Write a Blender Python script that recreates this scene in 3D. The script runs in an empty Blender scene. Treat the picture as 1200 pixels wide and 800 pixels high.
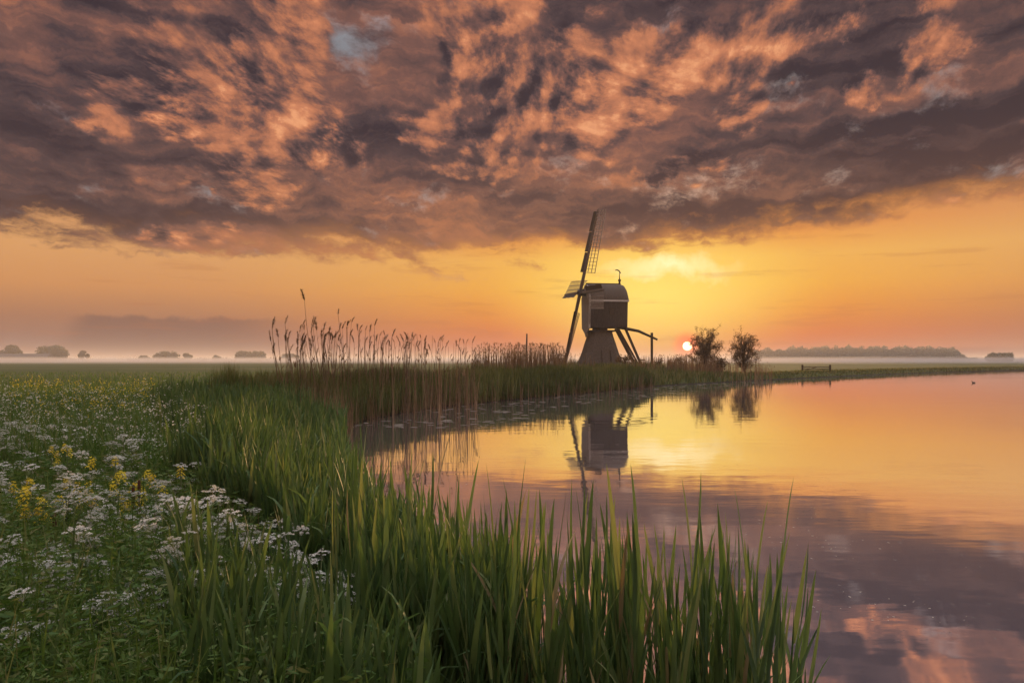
import bpy, math, random
import numpy as np
from mathutils import Vector, Matrix
rad = math.radians
scene = bpy.context.scene

# ------------------------------------------------------------------ camera
EYE = 1.70            # metres above the water
FPX = 800.0           # focal length in photo pixels (1200 wide)
HZ = 422.0            # horizon row in the photo
cam_d = bpy.data.cameras.new('camera')
cam = bpy.data.objects.new('camera', cam_d)
scene.collection.objects.link(cam)
cam.location = (0, 0, EYE)
cam.rotation_euler = (rad(90), 0, 0)
cam_d.sensor_width = 36.0
cam_d.lens = 24.0
cam_d.shift_y = (HZ - 400.0) / 1200.0
cam_d.clip_start = 0.05
cam_d.clip_end = 20000
scene.camera = cam

# ------------------------------------------------------------------ colour management, sampling
scene.view_settings.view_transform = 'Standard'
scene.view_settings.look = 'None'
scene.view_settings.exposure = 1.25
scene.view_settings.gamma = 1.0
scene.view_settings.use_curve_mapping = False
scene.render.engine = 'CYCLES'
scene.cycles.use_denoising = True
try:
    scene.cycles.denoiser = 'OPENIMAGEDENOISE'
    scene.cycles.denoising_input_passes = 'RGB_ALBEDO_NORMAL'
except Exception:
    pass
scene.cycles.use_adaptive_sampling = True
scene.cycles.adaptive_threshold = 0.014
scene.cycles.adaptive_min_samples = 16
scene.cycles.max_bounces = 8
scene.cycles.diffuse_bounces = 3
scene.cycles.glossy_bounces = 3
scene.cycles.transmission_bounces = 4
scene.cycles.transparent_max_bounces = 6
scene.cycles.volume_bounces = 0
scene.cycles.sample_clamp_indirect = 6.0

SUN_AZ = 14.4         # degrees right of the view axis
SUN_EL = 1.15         # degrees above the horizon


def srgb(r, g, b, k=1.0):
    def f(c):
        c /= 255.0
        return (c / 12.92 if c <= 0.04045 else ((c + 0.055) / 1.055) ** 2.4) * k
    return (f(r), f(g), f(b), 1.0)


# ------------------------------------------------------------------ node helper
class NT:
    def __init__(self, tree):
        self.t = tree
        self.n = tree.nodes
        self.l = tree.links

    def put(self, sock, val):
        if isinstance(val, bpy.types.NodeSocket):
            self.l.new(val, sock)
        elif val is not None:
            sock.default_value = val

    def node(self, typ, **kw):
        nd = self.n.new(typ)
        for k, v in kw.items():
            setattr(nd, k, v)
        return nd

    def m(self, op, a, b=None, c=None, clamp=False):
        nd = self.node('ShaderNodeMath', operation=op, use_clamp=clamp)
        self.put(nd.inputs[0], a)
        self.put(nd.inputs[1], b)
        self.put(nd.inputs[2], c)
        return nd.outputs[0]

    def vm(self, op, a, b=None, c=None, scale=None):
        nd = self.node('ShaderNodeVectorMath', operation=op)
        self.put(nd.inputs[0], a)
        self.put(nd.inputs[1], b)
        self.put(nd.inputs[2], c)
        if scale is not None:
            self.put(nd.inputs['Scale'], scale)
        return nd.outputs['Value'] if op in ('DOT_PRODUCT', 'LENGTH', 'DISTANCE') else nd.outputs['Vector']

    def comb(self, x=0.0, y=0.0, z=0.0):
        nd = self.node('ShaderNodeCombineXYZ')
        for i, v in enumerate((x, y, z)):
            self.put(nd.inputs[i], v)
        return nd.outputs[0]

    def sep(self, v):
        nd = self.node('ShaderNodeSeparateXYZ')
        self.put(nd.inputs[0], v)
        return nd.outputs

    def noise(self, vec, scale, detail=4.0, rough=0.55, out='Fac', dist=0.0, dim='2D', lac=2.0):
        nd = self.node('ShaderNodeTexNoise', noise_dimensions=dim)
        self.put(nd.inputs['Vector'], vec)
        nd.inputs['Scale'].default_value = scale
        nd.inputs['Detail'].default_value = detail
        nd.inputs['Roughness'].default_value = rough
        nd.inputs['Lacunarity'].default_value = lac
        nd.inputs['Distortion'].default_value = dist
        return nd.outputs[out]

    def ss(self, x, a, b, lo=0.0, hi=1.0):
        nd = self.node('ShaderNodeMapRange', interpolation_type='SMOOTHSTEP')
        self.put(nd.inputs[0], x)
        self.put(nd.inputs[1], a)
        self.put(nd.inputs[2], b)
        nd.inputs[3].default_value = lo
        nd.inputs[4].default_value = hi
        return nd.outputs[0]

    def mix(self, f, a, b, blend='MIX'):
        nd = self.node('ShaderNodeMix', data_type='RGBA', blend_type=blend)
        self.put(nd.inputs[0], f)
        self.put(nd.inputs[6], a)
        self.put(nd.inputs[7], b)
        return nd.outputs[2]

    def ramp(self, f, stops, interp='LINEAR'):
        nd = self.node('ShaderNodeValToRGB')
        cr = nd.color_ramp
        cr.interpolation = interp
        while len(cr.elements) < len(stops):
            cr.elements.new(0.5)
        for e, (p, c) in zip(cr.elements, stops):
            e.position = p
            e.color = c
        self.put(nd.inputs[0], f)
        return nd.outputs[0]

    def ell(self, vec, cx, cy, sx, sy, rot=0.0):
        c, n = math.cos(rot), math.sin(rot)
        if abs(rot) < 1e-6:
            v = self.vm('MULTIPLY_ADD', vec, (1 / sx, 1 / sy, 0), (-cx / sx, -cy / sy, 0))
            L = self.vm('LENGTH', v)
        else:
            u1 = self.vm('DOT_PRODUCT', vec, (c / sx, n / sx, 0))
            v1 = self.vm('DOT_PRODUCT', vec, (-n / sy, c / sy, 0))
            L = self.vm('DISTANCE', self.comb(u1, v1, 0.0), ((c * cx + n * cy) / sx, (-n * cx + c * cy) / sy, 0))
        return self.m('SUBTRACT', 1.0, L, clamp=True)

    def ellsum(self, vec, items):
        tot = 0.0
        for (px, py, sx, sy, rot, w) in items:
            az, el = pix_dir(px, py)
            tot = self.m('MULTIPLY_ADD', self.ell(vec, az, el, sx * 0.0716, sy * 0.0716, rad(rot)), w, tot)
        return tot


def pix_dir(px, py):
    """Compass bearing and height angle (degrees) of a direction noted on the photo."""
    u = (px - 600.0) / FPX
    v = (HZ - py) / FPX
    return math.degrees(math.atan(u)), math.degrees(math.atan(v / math.sqrt(1 + u * u)))


# ------------------------------------------------------------------ sky
SK = 0.42            # display colours to radiance at this exposure
_srgb = srgb


def srgb(r, g, b, k=SK):
    return _srgb(r, g, b, k)


world = bpy.data.worlds.new('World')
scene.world = world
world.use_nodes = True
W = NT(world.node_tree)
W.n.clear()
tc = W.node('ShaderNodeTexCoord')
D = W.vm('NORMALIZE', tc.outputs['Generated'])
dx, dy, dz = W.sep(D)
azd = W.m('MULTIPLY', W.m('ARCTAN2', dx, dy), 180 / math.pi)
eld = W.m('MULTIPLY', W.m('ARCSINE', dz), 180 / math.pi)
AE = W.comb(azd, eld, 0.0)

# flat cloud layer seen in perspective
inv = W.m('DIVIDE', 1.0, W.m('ADD', W.m('MAXIMUM', dz, 0.0), 0.26))
P = W.vm('SCALE', W.comb(W.m('MULTIPLY_ADD', dy, -0.15, dx), W.m('MULTIPLY', dy, 0.74), 0.0), scale=inv)
wv = W.vm('SUBTRACT', W.noise(P, 2.2, 2.0, 0.5, out='Color'), (0.5, 0.5, 0.5))
Pw = W.vm('MULTIPLY_ADD', wv, (0.13, 0.13, 0.0), P)
n1 = W.noise(Pw, 2.0, 3.0, 0.55)


def billow(vec, det):
    """Lumpy cloud surface height: fine fractal plus cauliflower cells."""
    f = W.noise(vec, 3.9, det, 0.68)
    vo = W.node('ShaderNodeTexVoronoi', feature='F1', voronoi_dimensions='2D')
    W.put(vo.inputs['Vector'], W.vm('MULTIPLY_ADD', W.comb(f, f, 0.0), (0.10, 0.10, 0), vec))
    vo.inputs['Scale'].default_value = 4.0
    vo.inputs['Detail'].default_value = 2.5
    vo.inputs['Roughness'].default_value = 0.6
    return f, W.m('MULTIPLY_ADD', vo.outputs['Distance'], -0.42, f)


n2, h1 = billow(Pw, 8.0)
sd = (0.017, 0.027, 0)
_, h2 = billow(W.vm('ADD', Pw, sd), 6.0)
relief = W.m('SUBTRACT', h1, h2)

# bearings/heights warped by the same turbulence so that no cloud has a clean outline
wv2 = W.vm('SUBTRACT', W.noise(AE, 0.22, 5.0, 0.62, out='Color'), (0.5, 0.5, 0.5))
AEw = W.vm('MULTIPLY_ADD', wv2, (5.0, 4.5, 0.0), AE)

lit_items = [
    (295, 95, 180, 150, 20, 1.05), (335, 150, 90, 70, 0, 0.4), (255, 190, 90, 40, -20, 0.45), (90, 80, 130, 70, -35, 0.55),
    (190, 200, 120, 60, 0, 0.2),
    (535, 70, 120, 140, 8, 1.1), (500, 140, 70, 50, 0, 0.35), (455, 165, 50, 25, 0, 0.4),
    (665, 60, 120, 110, 25, 0.85), (640, 110, 50, 40, 20, 0.4), 
    (850, 62, 240, 75, 24, 1.2), (745, 110, 110, 55, 35, 0.9), (990, 25, 160, 34, 10, 0.6),
    (850, 150, 130, 30, 25, 0.7), (1005, 100, 36, 26, 0, 0.8), (1115, 66, 44, 36, 0, 0.9), (1070, 90, 60, 24, 25, 0.5), (1140, 165, 40, 18, 20, 0.5), (945, 85, 40, 20, 20, 0.3),
    (575, 200, 80, 34, 5, 0.7), (800, 195, 150, 24, 12, 0.75), (400, 200, 140, 26, 0, 0.3),
    (160, 278, 80, 28, 5, 0.65), (265, 272, 80, 22, 0, 0.45), (500, 255, 190, 20, 3, 0.3), (430, 225, 120, 18, 0, 0.3),
    (1170, 240, 110, 44, 20, 0.8), (1060, 160, 60, 20, 20, 0.25), (1000, 265, 120, 14, 8, 0.5), (700, 240, 80, 16, 0, 0.2),
    # dark masses
    (60, 215, 190, 90, 0, -0.6), (30, 60, 60, 90, 0, -0.15), (430, 110, 80, 70, 0, -0.35), (700, 175, 150, 40, 10, -0.3),
    (1060, 205, 240, 40, 10, -0.5), (1130, 120, 110, 60, 0, -0.45), (880, 250, 280, 36, 3, -0.55), (650, 265, 240, 30, 0, -0.2),
    (590, 225, 120, 20, 3, -0.45), (300, 255, 180, 26, 0, -0.25), (680, 290, 160, 18, 0, -0.4),
]
E = W.ellsum(AEw, lit_items)
gap_items = [(395, 38, 110, 40, 0, 1.1), (440, 60, 60, 34, 0, 0.8), (785, 45, 44, 70, -10, 1.15), (925, 92, 90, 26, 8, 1.25), (905, 120, 40, 12, 5, 0.7),
             (1000, 150, 60, 20, 10, 0.5), (1040, 60, 80, 26, 10, 0.4), (1080, 130, 40, 14, 0, 0.5)]
G = W.ellsum(AEw, gap_items)

# long thin bands low in the deck
n3 = W.noise(W.vm('MULTIPLY_ADD', wv2, (1.2, 3.0, 0), W.vm('MULTIPLY', AE, (0.13, 1.0, 0))), 0.40, 6.0, 0.6)
back = W.ss(W.vm('DOT_PRODUCT', D, (math.sin(rad(SUN_AZ)), math.cos(rad(SUN_AZ)), 0.0)), 0.35, -0.5, 0.0, 1.0)   # away from the sun the deck is brightened, added fill for the foreground
# heaped clouds: a lumpy sheet with definite edges
cum = W.m('MULTIPLY_ADD', W.m('SUBTRACT', h1, 0.36), 1.5, W.m('MULTIPLY', E, 1.0))
cum = W.m('MULTIPLY_ADD', W.m('SUBTRACT', n1, 0.5), W.ss(eld, 12.0, 30.0, 0.7, 1.7), cum)
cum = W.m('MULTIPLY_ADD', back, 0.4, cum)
heap = W.ss(cum, -0.06, 0.30)
inner = W.m('MULTIPLY_ADD', relief, 2.4, W.m('MULTIPLY_ADD', W.m('MINIMUM', cum, 1.1), 0.32, 0.33), clamp=True)
# grey-brown layered deck behind them
deck = W.m('MULTIPLY_ADD', W.m('SUBTRACT', n3, 0.48), 1.35, W.ss(eld, 18.0, 9.0, 0.20, 0.27))
deck = W.m('MULTIPLY_ADD', W.m('SUBTRACT', n1, 0.5), 0.35, deck)
deck = W.m('MULTIPLY_ADD', W.m('MINIMUM', E, 0.2), 0.30, deck)
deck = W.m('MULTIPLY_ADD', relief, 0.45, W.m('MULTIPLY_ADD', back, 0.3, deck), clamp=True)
lit = W.m('MULTIPLY_ADD', heap, W.m('SUBTRACT', inner, deck), deck)

# sun-proximity weight
sdir = (math.sin(rad(SUN_AZ)) * math.cos(rad(SUN_EL)), math.cos(rad(SUN_AZ)) * math.cos(rad(SUN_EL)), math.sin(rad(SUN_EL)))
sdot = W.vm('DOT_PRODUCT', D, sdir)
sang = W.m('MULTIPLY', W.m('ARCCOSINE', W.m('MINIMUM', sdot, 1.0)), 180 / math.pi)
near = W.ss(sang, 55.0, 6.0)

hi_c = W.ramp(lit, [(0.0, srgb(55, 45, 53)), (0.18, srgb(79, 63, 66)), (0.4, srgb(122, 85, 77)), (0.62, srgb(172, 110, 84)), (0.82, srgb(204, 130, 94)), (1.0, srgb(236, 162, 116))])
lo_c = W.ramp(lit, [(0.0, srgb(98, 68, 60)), (0.18, srgb(118, 81, 67)), (0.4, srgb(154, 103, 76)), (0.62, srgb(186, 120, 80)), (0.82, srgb(214, 142, 92)), (1.0, srgb(238, 172, 114))])
cloud = W.mix(W.m('MULTIPLY', W.m('MULTIPLY_ADD', near, 0.75, 0.25), W.ss(eld, 19.0, 8.0)), hi_c, lo_c)
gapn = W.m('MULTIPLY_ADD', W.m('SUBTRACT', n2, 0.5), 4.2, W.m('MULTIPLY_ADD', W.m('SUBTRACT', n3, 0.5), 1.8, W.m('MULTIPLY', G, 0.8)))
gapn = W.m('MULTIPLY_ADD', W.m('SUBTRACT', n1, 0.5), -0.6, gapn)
gapn = W.m('ADD', gapn, W.ss(dz, 0.46, 0.85, 0.0, 1.1))  # gaps opened wider above the view so more fill reaches the foreground
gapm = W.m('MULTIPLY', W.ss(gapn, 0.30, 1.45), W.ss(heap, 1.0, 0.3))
# gaps show the physical sky, with foreground fill light added overhead by veil
nish = W.node('ShaderNodeTexSky', sky_type='NISHITA')
nish.sun_disc = False
nish.sun_elevation = rad(SUN_EL)
nish.sun_rotation = rad(SUN_AZ)
nish.altitude = 0
nish.dust_density = 3.0
gap_fill = W.mix(W.ss(dz, 0.40, 0.75), srgb(112, 114, 122), srgb(246, 247, 252, 1.25))
clear = W.vm('MULTIPLY_ADD', nish.outputs[0], (0.03, 0.03, 0.03), gap_fill)
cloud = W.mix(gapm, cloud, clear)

# clear strip under the deck
t = W.m('DIVIDE', eld, 12.0, clamp=True)
far_g = W.ramp(t, [(0.0, srgb(128, 96, 94)), (0.12, srgb(136, 97, 88)), (0.25, srgb(162, 110, 83)), (0.45, srgb(206, 142, 88)), (0.68, srgb(218, 158, 100)), (1.0, srgb(200, 140, 96))])
near_g = W.ramp(t, [(0.0, srgb(180, 106, 78)), (0.08, srgb(206, 92, 46)), (0.18, srgb(226, 112, 40)), (0.32, srgb(240, 146, 44)), (0.5, srgb(246, 174, 62)), (0.68, srgb(246, 182, 80)), (0.85, srgb(236, 150, 70)), (1.0, srgb(220, 140, 70))])
nearaz = W.ss(W.m('ABSOLUTE', W.m('SUBTRACT', azd, 12.0)), 40.0, 2.0)
strip = W.mix(nearaz, far_g, near_g)
glow = W.ell(AE, 11.5, 5.4, 15.0, 7.5)
strip = W.mix(W.m('MULTIPLY', W.ss(glow, 0.0, 1.0), 0.95), strip, (1.1 * SK, 0.78 * SK, 0.16 * SK, 1))
glow2 = W.ell(AEw, 13.5, 7.6, 6.0, 1.3)
strip = W.mix(W.m('MULTIPLY', glow2, 1.0), strip, (1.25 * SK, 1.0 * SK, 0.5 * SK, 1))
# low bank of cloud on the left and thin streaks
btop = W.m('MULTIPLY_ADD', W.noise(AE, 0.8, 4.0, 0.6), 1.1, 2.75)
bank = W.m('MULTIPLY', W.ss(W.m('SUBTRACT', btop, eld), -0.05, 0.35), W.m('MULTIPLY', W.ss(W.m('MULTIPLY_ADD', eld, -0.55, azd), -35.0, -33.0), W.ss(azd, -16.0, -24.0)))
strip = W.mix(W.m('MULTIPLY', bank, 0.75), strip, srgb(114, 80, 74))
streakn = W.noise(W.vm('MULTIPLY', AE, (0.10, 1.1, 0)), 1.0, 5.0, 0.6)
strip = W.mix(W.m('MULTIPLY', W.ss(streakn, 0.56, 0.70), 0.22), strip, srgb(170, 98, 62))

# ragged lower edge of the deck
edge = W.m('MULTIPLY_ADD', W.m('SUBTRACT', h1, 0.30), 3.6, eld)
edge = W.m('MULTIPLY_ADD', W.m('SUBTRACT', n3, 0.5), 6.5, edge)
e_az = W.node('ShaderNodeFloatCurve')
W.put(e_az.inputs['Value'], W.m('MULTIPLY_ADD', azd, 1 / 80.0, 0.5, clamp=True))
cv = e_az.mapping.curves[0]
pts = [(0.0, 0.78), (0.06, 0.78), (0.14, 0.72), (0.3, 0.80), (0.45, 0.80), (0.55, 0.80), (0.65, 0.82), (0.78, 0.88), (0.9, 1.0), (1.0, 1.0)]
cv.points[0].location = pts[0]
cv.points[1].location = pts[-1]
for p in pts[1:-1]:
    cv.points.new(*p)
e_az.mapping.update()
edge = W.m('MULTIPLY_ADD', e_az.outputs[0], -10.0, edge)
cover = W.ss(edge, -0.6, 1.1)
lowlit = W.mix(W.m('MULTIPLY', W.ss(edge, 2.4, 0.2), W.m('MULTIPLY_ADD', near, 0.5, 0.05)), cloud, srgb(226, 146, 74))
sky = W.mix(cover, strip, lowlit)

# sun disc seen through the mist
disc = W.ss(sang, 0.39, 0.31)
rim = W.m('POWER', W.ss(sang, 1.5, 0.40), 1.2)
sky = W.mix(W.m('MULTIPLY', rim, 0.9), sky, (0.52, 0.055, 0.01, 1))
sky = W.mix(disc, sky, (2.4, 1.5, 0.75, 1))
# below the horizon: dull ground colour
sky = W.mix(W.ss(dz, -0.003, -0.02), sky, srgb(90, 70, 62))
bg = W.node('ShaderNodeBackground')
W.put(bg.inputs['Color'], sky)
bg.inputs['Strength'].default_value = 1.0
wo = W.node('ShaderNodeOutputWorld')
W.l.new(bg.outputs[0], wo.inputs['Surface'])
try:
    world.cycles.sampling_method = 'MANUAL'
    world.cycles.sample_map_resolution = 1024
except Exception:
    pass

# ------------------------------------------------------------------ sun
sun_d = bpy.data.lights.new('sun', 'SUN')
sun_d.energy = 3.0
sun_d.color = (1.0, 0.56, 0.24)
sun_d.angle = rad(0.6)
sun = bpy.data.objects.new('sun', sun_d)
scene.collection.objects.link(sun)
sun.location = (30, 110, 30)
sun.rotation_euler = Vector(sdir).to_track_quat('Z', 'Y').to_euler()

random.seed(7)
rng = np.random.default_rng(11)
COL = scene.collection


def at(px, Y, py=None, z=None):
    """World point at distance Y on the bearing of photo column px (height from row py, or z)."""
    X = (px - 600.0) / FPX * Y
    if z is None:
        z = EYE + (HZ - py) / FPX * Y
    return Vector((X, Y, z))


# ------------------------------------------------------------------ object helpers
def link(o, parent=None):
    COL.objects.link(o)
    if parent is not None:
        o.parent = parent
    return o


def tag(o, label=None, cat=None, group=None, kind=None):
    if label:
        o['label'] = label
    if cat:
        o['category'] = cat
    if group:
        o['group'] = group
    if kind:
        o['kind'] = kind
    return o


def empty(name, loc, rz=0.0):
    o = bpy.data.objects.new(name, None)
    o.location = loc
    o.rotation_euler = (0, 0, rz)
    o.empty_display_size = 0.2
    return link(o)


def np_mesh(name, V, F, mat, rnd=None, smooth=True):
    """Mesh from numpy arrays (faces all of one size)."""
    me = bpy.data.meshes.new(name)
    V = np.asarray(V, dtype=np.float32)
    F = np.asarray(F, dtype=np.int32)
    k = F.shape[1]
    me.vertices.add(len(V))
    me.vertices.foreach_set('co', V.ravel())
    me.loops.add(F.size)
    me.loops.foreach_set('vertex_index', F.ravel())
    me.polygons.add(len(F))
    me.polygons.foreach_set('loop_start', np.arange(0, F.size, k, dtype=np.int32))
    me.polygons.foreach_set('use_smooth', np.full(len(F), smooth))
    if rnd is not None:
        at_ = me.attributes.new('rnd', 'FLOAT', 'POINT')
        at_.data.foreach_set('value', np.asarray(rnd, dtype=np.float32))
    me.update(calc_edges=True)
    me.materials.append(mat)
    return me


class MB:
    """Collects simple solids into one mesh."""
    def __init__(self):
        self.v, self.f = [], []

    def add(self, vs, fs):
        o = len(self.v)
        self.v += [tuple(v) for v in vs]
        self.f += [tuple(i + o for i in f) for f in fs]
        return self

    def box(self, x0, x1, y0, y1, z0, z1, M=None):
        vs = [Vector((x, y, z)) for z in (z0, z1) for y in (y0, y1) for x in (x0, x1)]
        if M is not None:
            vs = [M @ v for v in vs]
        return self.add(vs, [(0, 2, 3, 1), (4, 5, 7, 6), (0, 1, 5, 4), (2, 6, 7, 3), (0, 4, 6, 2), (1, 3, 7, 5)])

    def beam(self, a, b, w, h=None, w2=None, h2=None, up=(0, 0, 1)):
        """Rectangular bar from a to b, optionally tapering."""
        a, b = Vector(a), Vector(b)
        h = h or w
        w2 = w2 or w
        h2 = h2 or h
        d = (b - a).normalized()
        u = Vector(up)
        if abs(d.dot(u)) > 0.98:
            u = Vector((1, 0, 0))
        s = d.cross(u).normalized()
        t = s.cross(d).normalized()
        vs = []
        for p, ww, hh in ((a, w, h), (b, w2, h2)):
            for i, j in ((-1, -1), (1, -1), (1, 1), (-1, 1)):
                vs.append(p + s * (i * ww / 2) + t * (j * hh / 2))
        return self.add(vs, [(0, 3, 2, 1), (4, 5, 6, 7), (0, 1, 5, 4), (1, 2, 6, 5), (2, 3, 7, 6), (3, 0, 4, 7)])

    def tube(self, pts, rs, n=6, cap=True):
        pts = [Vector(p) for p in pts]
        o = len(self.v)
        ref = Vector((0.31, 0.95, 0.05))
        for i, p in enumerate(pts):
            d = (pts[min(i + 1, len(pts) - 1)] - pts[max(i - 1, 0)]).normalized()
            s = d.cross(ref)
            if s.length < 1e-3:
                s = d.cross(Vector((1, 0, 0)))
            s.normalize()
            t = d.cross(s)
            for k in range(n):
                a = 2 * math.pi * k / n
                self.v.append(tuple(p + (s * math.cos(a) + t * math.sin(a)) * rs[i]))
        for i in range(len(pts) - 1):
            for k in range(n):
                self.f.append((o + i * n + k, o + i * n + (k + 1) % n, o + (i + 1) * n + (k + 1) % n, o + (i + 1) * n + k))
        if cap:
            self.f.append(tuple(o + k for k in range(n))[::-1])
            self.f.append(tuple(o + (len(pts) - 1) * n + k for k in range(n)))
        return self

    def mesh(self, name, mat, smooth=False):
        me = bpy.data.meshes.new(name)
        me.from_pydata(self.v, [], self.f)
        if smooth:
            me.polygons.foreach_set('use_smooth', [True] * len(me.polygons))
        me.materials.append(mat)
        me.update()
        return me

    def build(self, name, mat, parent=None, smooth=False):
        return link(bpy.data.objects.new(name, self.mesh(name, mat, smooth)), parent)


def copy_tree(o, parent=None):
    c = o.copy()
    COL.objects.link(c)
    c.parent = parent
    for ch in CHILDREN.get(o.name, ()):
        copy_tree(ch, c)
    return c


CHILDREN = {}


# ------------------------------------------------------------------ materials
def new_mat(name):
    m = bpy.data.materials.new(name)
    m.use_nodes = True
    t = NT(m.node_tree)
    t.n.clear()
    out = t.node('ShaderNodeOutputMaterial')
    return m, t, out


def rough_mat(name, c1, c2, scale=6.0, rough=0.85, bump=0.0, detail=5.0, stretch=None, spec=0.25, use='Object'):
    m, t, out = new_mat(name)
    co = t.node('ShaderNodeTexCoord').outputs[use]
    if stretch:
        co = t.vm('MULTIPLY', co, stretch)
    n = t.noise(co, scale, detail, 0.6, dim='3D')
    col = t.ramp(n, [(0.3, (*c1, 1)), (0.7, (*c2, 1))])
    b = t.node('ShaderNodeBsdfPrincipled')
    t.put(b.inputs['Base Color'], col)
    b.inputs['Roughness'].default_value = rough
    b.inputs['Specular IOR Level'].default_value = spec
    if bump:
        bp = t.node('ShaderNodeBump')
        bp.inputs['Strength'].default_value = bump
        bp.inputs['Distance'].default_value = 0.02
        t.put(bp.inputs['Height'], n)
        t.l.new(bp.outputs[0], b.inputs['Normal'])
    t.l.new(b.outputs[0], out.inputs['Surface'])
    return m


def leaf_mat(name, stops, trans=0.45, rough=0.5, attr=True, tcol=None):
    """Thin leaf: reflects and lets light through; colour varies from blade to blade."""
    m, t, out = new_mat(name)
    if attr:
        a = t.node('ShaderNodeAttribute', attribute_name='rnd')
        f = a.outputs['Fac']
    else:
        f = t.node('ShaderNodeObjectInfo').outputs['Random']
    co = t.node('ShaderNodeTexCoord').outputs['Object']
    f = t.m('MULTIPLY_ADD', t.m('SUBTRACT', t.noise(co, 9.0, 3.0, 0.6, dim='3D'), 0.5), 0.5, f)
    col = t.ramp(f, [(p, (*c, 1)) for p, c in stops])
    b = t.node('ShaderNodeBsdfPrincipled')
    t.put(b.inputs['Base Color'], col)
    b.inputs['Roughness'].default_value = rough
    b.inputs['Specular IOR Level'].default_value = 0.18
    tr = t.node('ShaderNodeBsdfTranslucent')
    t.put(tr.inputs['Color'], t.mix(1.0, col, tcol or (1.15, 1.15, 0.7, 1), 'MULTIPLY'))
    mx = t.node('ShaderNodeMixShader')
    mx.inputs[0].default_value = trans
    t.l.new(b.outputs[0], mx.inputs[1])
    t.l.new(tr.outputs[0], mx.inputs[2])
    t.l.new(mx.outputs[0], out.inputs['Surface'])
    return m


GREEN = [(0.0, (0.048, 0.092, 0.036)), (0.35, (0.080, 0.138, 0.050)), (0.7, (0.125, 0.188, 0.068)), (1.0, (0.200, 0.230, 0.098))]
M = {}
M['reed'] = leaf_mat('young_reed_leaf', GREEN, 0.40, 0.58)
M['reed_obj'] = leaf_mat('young_reed_leaf_single', GREEN, 0.40, 0.52, attr=False)
M['grass'] = leaf_mat('meadow_grass', [(0.0, (0.055, 0.110, 0.024)), (0.4, (0.085, 0.155, 0.034)), (0.8, (0.135, 0.195, 0.052)), (1.0, (0.220, 0.220, 0.100))], 0.4, 0.55)
M['bank_grass'] = leaf_mat('bank_reed', [(0.0, (0.066, 0.082, 0.030)), (0.4, (0.104, 0.122, 0.042)), (0.7, (0.158, 0.162, 0.058)), (1.0, (0.230, 0.185, 0.100))], 0.4, 0.6)
M['dead'] = leaf_mat('dead_reed', [(0.0, (0.120, 0.075, 0.042)), (0.5, (0.200, 0.130, 0.075)), (1.0, (0.300, 0.210, 0.125))], 0.25, 0.7, tcol=(1.1, 0.9, 0.7, 1))
M['dead_obj'] = leaf_mat('dead_reed_single', [(0.0, (0.105, 0.066, 0.038)), (0.5, (0.165, 0.108, 0.062)), (1.0, (0.260, 0.180, 0.105))], 0.2, 0.7, attr=False, tcol=(1.1, 0.9, 0.7, 1))
M['straw'] = leaf_mat('straw_leaf', [(0.0, (0.18, 0.145, 0.075)), (0.5, (0.26, 0.215, 0.115)), (1.0, (0.34, 0.285, 0.160))], 0.3, 0.7, attr=False, tcol=(1.0, 0.95, 0.75, 1))
M['leaf'] = leaf_mat('tree_leaf', [(0.0, (0.030, 0.042, 0.014)), (0.5, (0.050, 0.062, 0.020)), (1.0, (0.085, 0.085, 0.030))], 0.35, 0.6)
M['bank_leaf'] = leaf_mat('reddish_young_leaf', [(0.0, (0.070, 0.046, 0.022)), (0.5, (0.110, 0.076, 0.034)), (1.0, (0.160, 0.115, 0.050))], 0.45, 0.6, tcol=(1.2, 0.9, 0.6, 1))
M['bark'] = rough_mat('bark', (0.035, 0.026, 0.020), (0.075, 0.058, 0.045), 14, 0.9, 0.5)
M['white_petal'] = leaf_mat('white_petal', [(0.0, (0.36, 0.36, 0.30)), (0.3, (0.54, 0.53, 0.48)), (1.0, (0.72, 0.71, 0.67))], 0.35, 0.7, attr=False, tcol=(1, 1, 0.95, 1))
M['white_stuff'] = leaf_mat('white_petal_far', [(0.0, (0.60, 0.58, 0.50)), (1.0, (0.82, 0.81, 0.76))], 0.35, 0.7, tcol=(1, 1, 0.95, 1))
M['yellow_petal'] = leaf_mat('yellow_petal', [(0.0, (0.70, 0.52, 0.03)), (0.5, (0.80, 0.64, 0.05)), (1.0, (0.85, 0.72, 0.10))], 0.4, 0.6, attr=False, tcol=(1.1, 1, 0.5, 1))
M['yellow_stuff'] = leaf_mat('yellow_petal_far', [(0.0, (0.66, 0.50, 0.05)), (1.0, (0.80, 0.68, 0.10))], 0.4, 0.6, tcol=(1.1, 1, 0.5, 1))
M['herb_stem'] = rough_mat('herb_stem', (0.055, 0.090, 0.025), (0.095, 0.120, 0.040), 10, 0.6)
M['cattail'] = rough_mat('cattail_spike', (0.050, 0.022, 0.012), (0.100, 0.045, 0.022), 60, 0.95)


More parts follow.
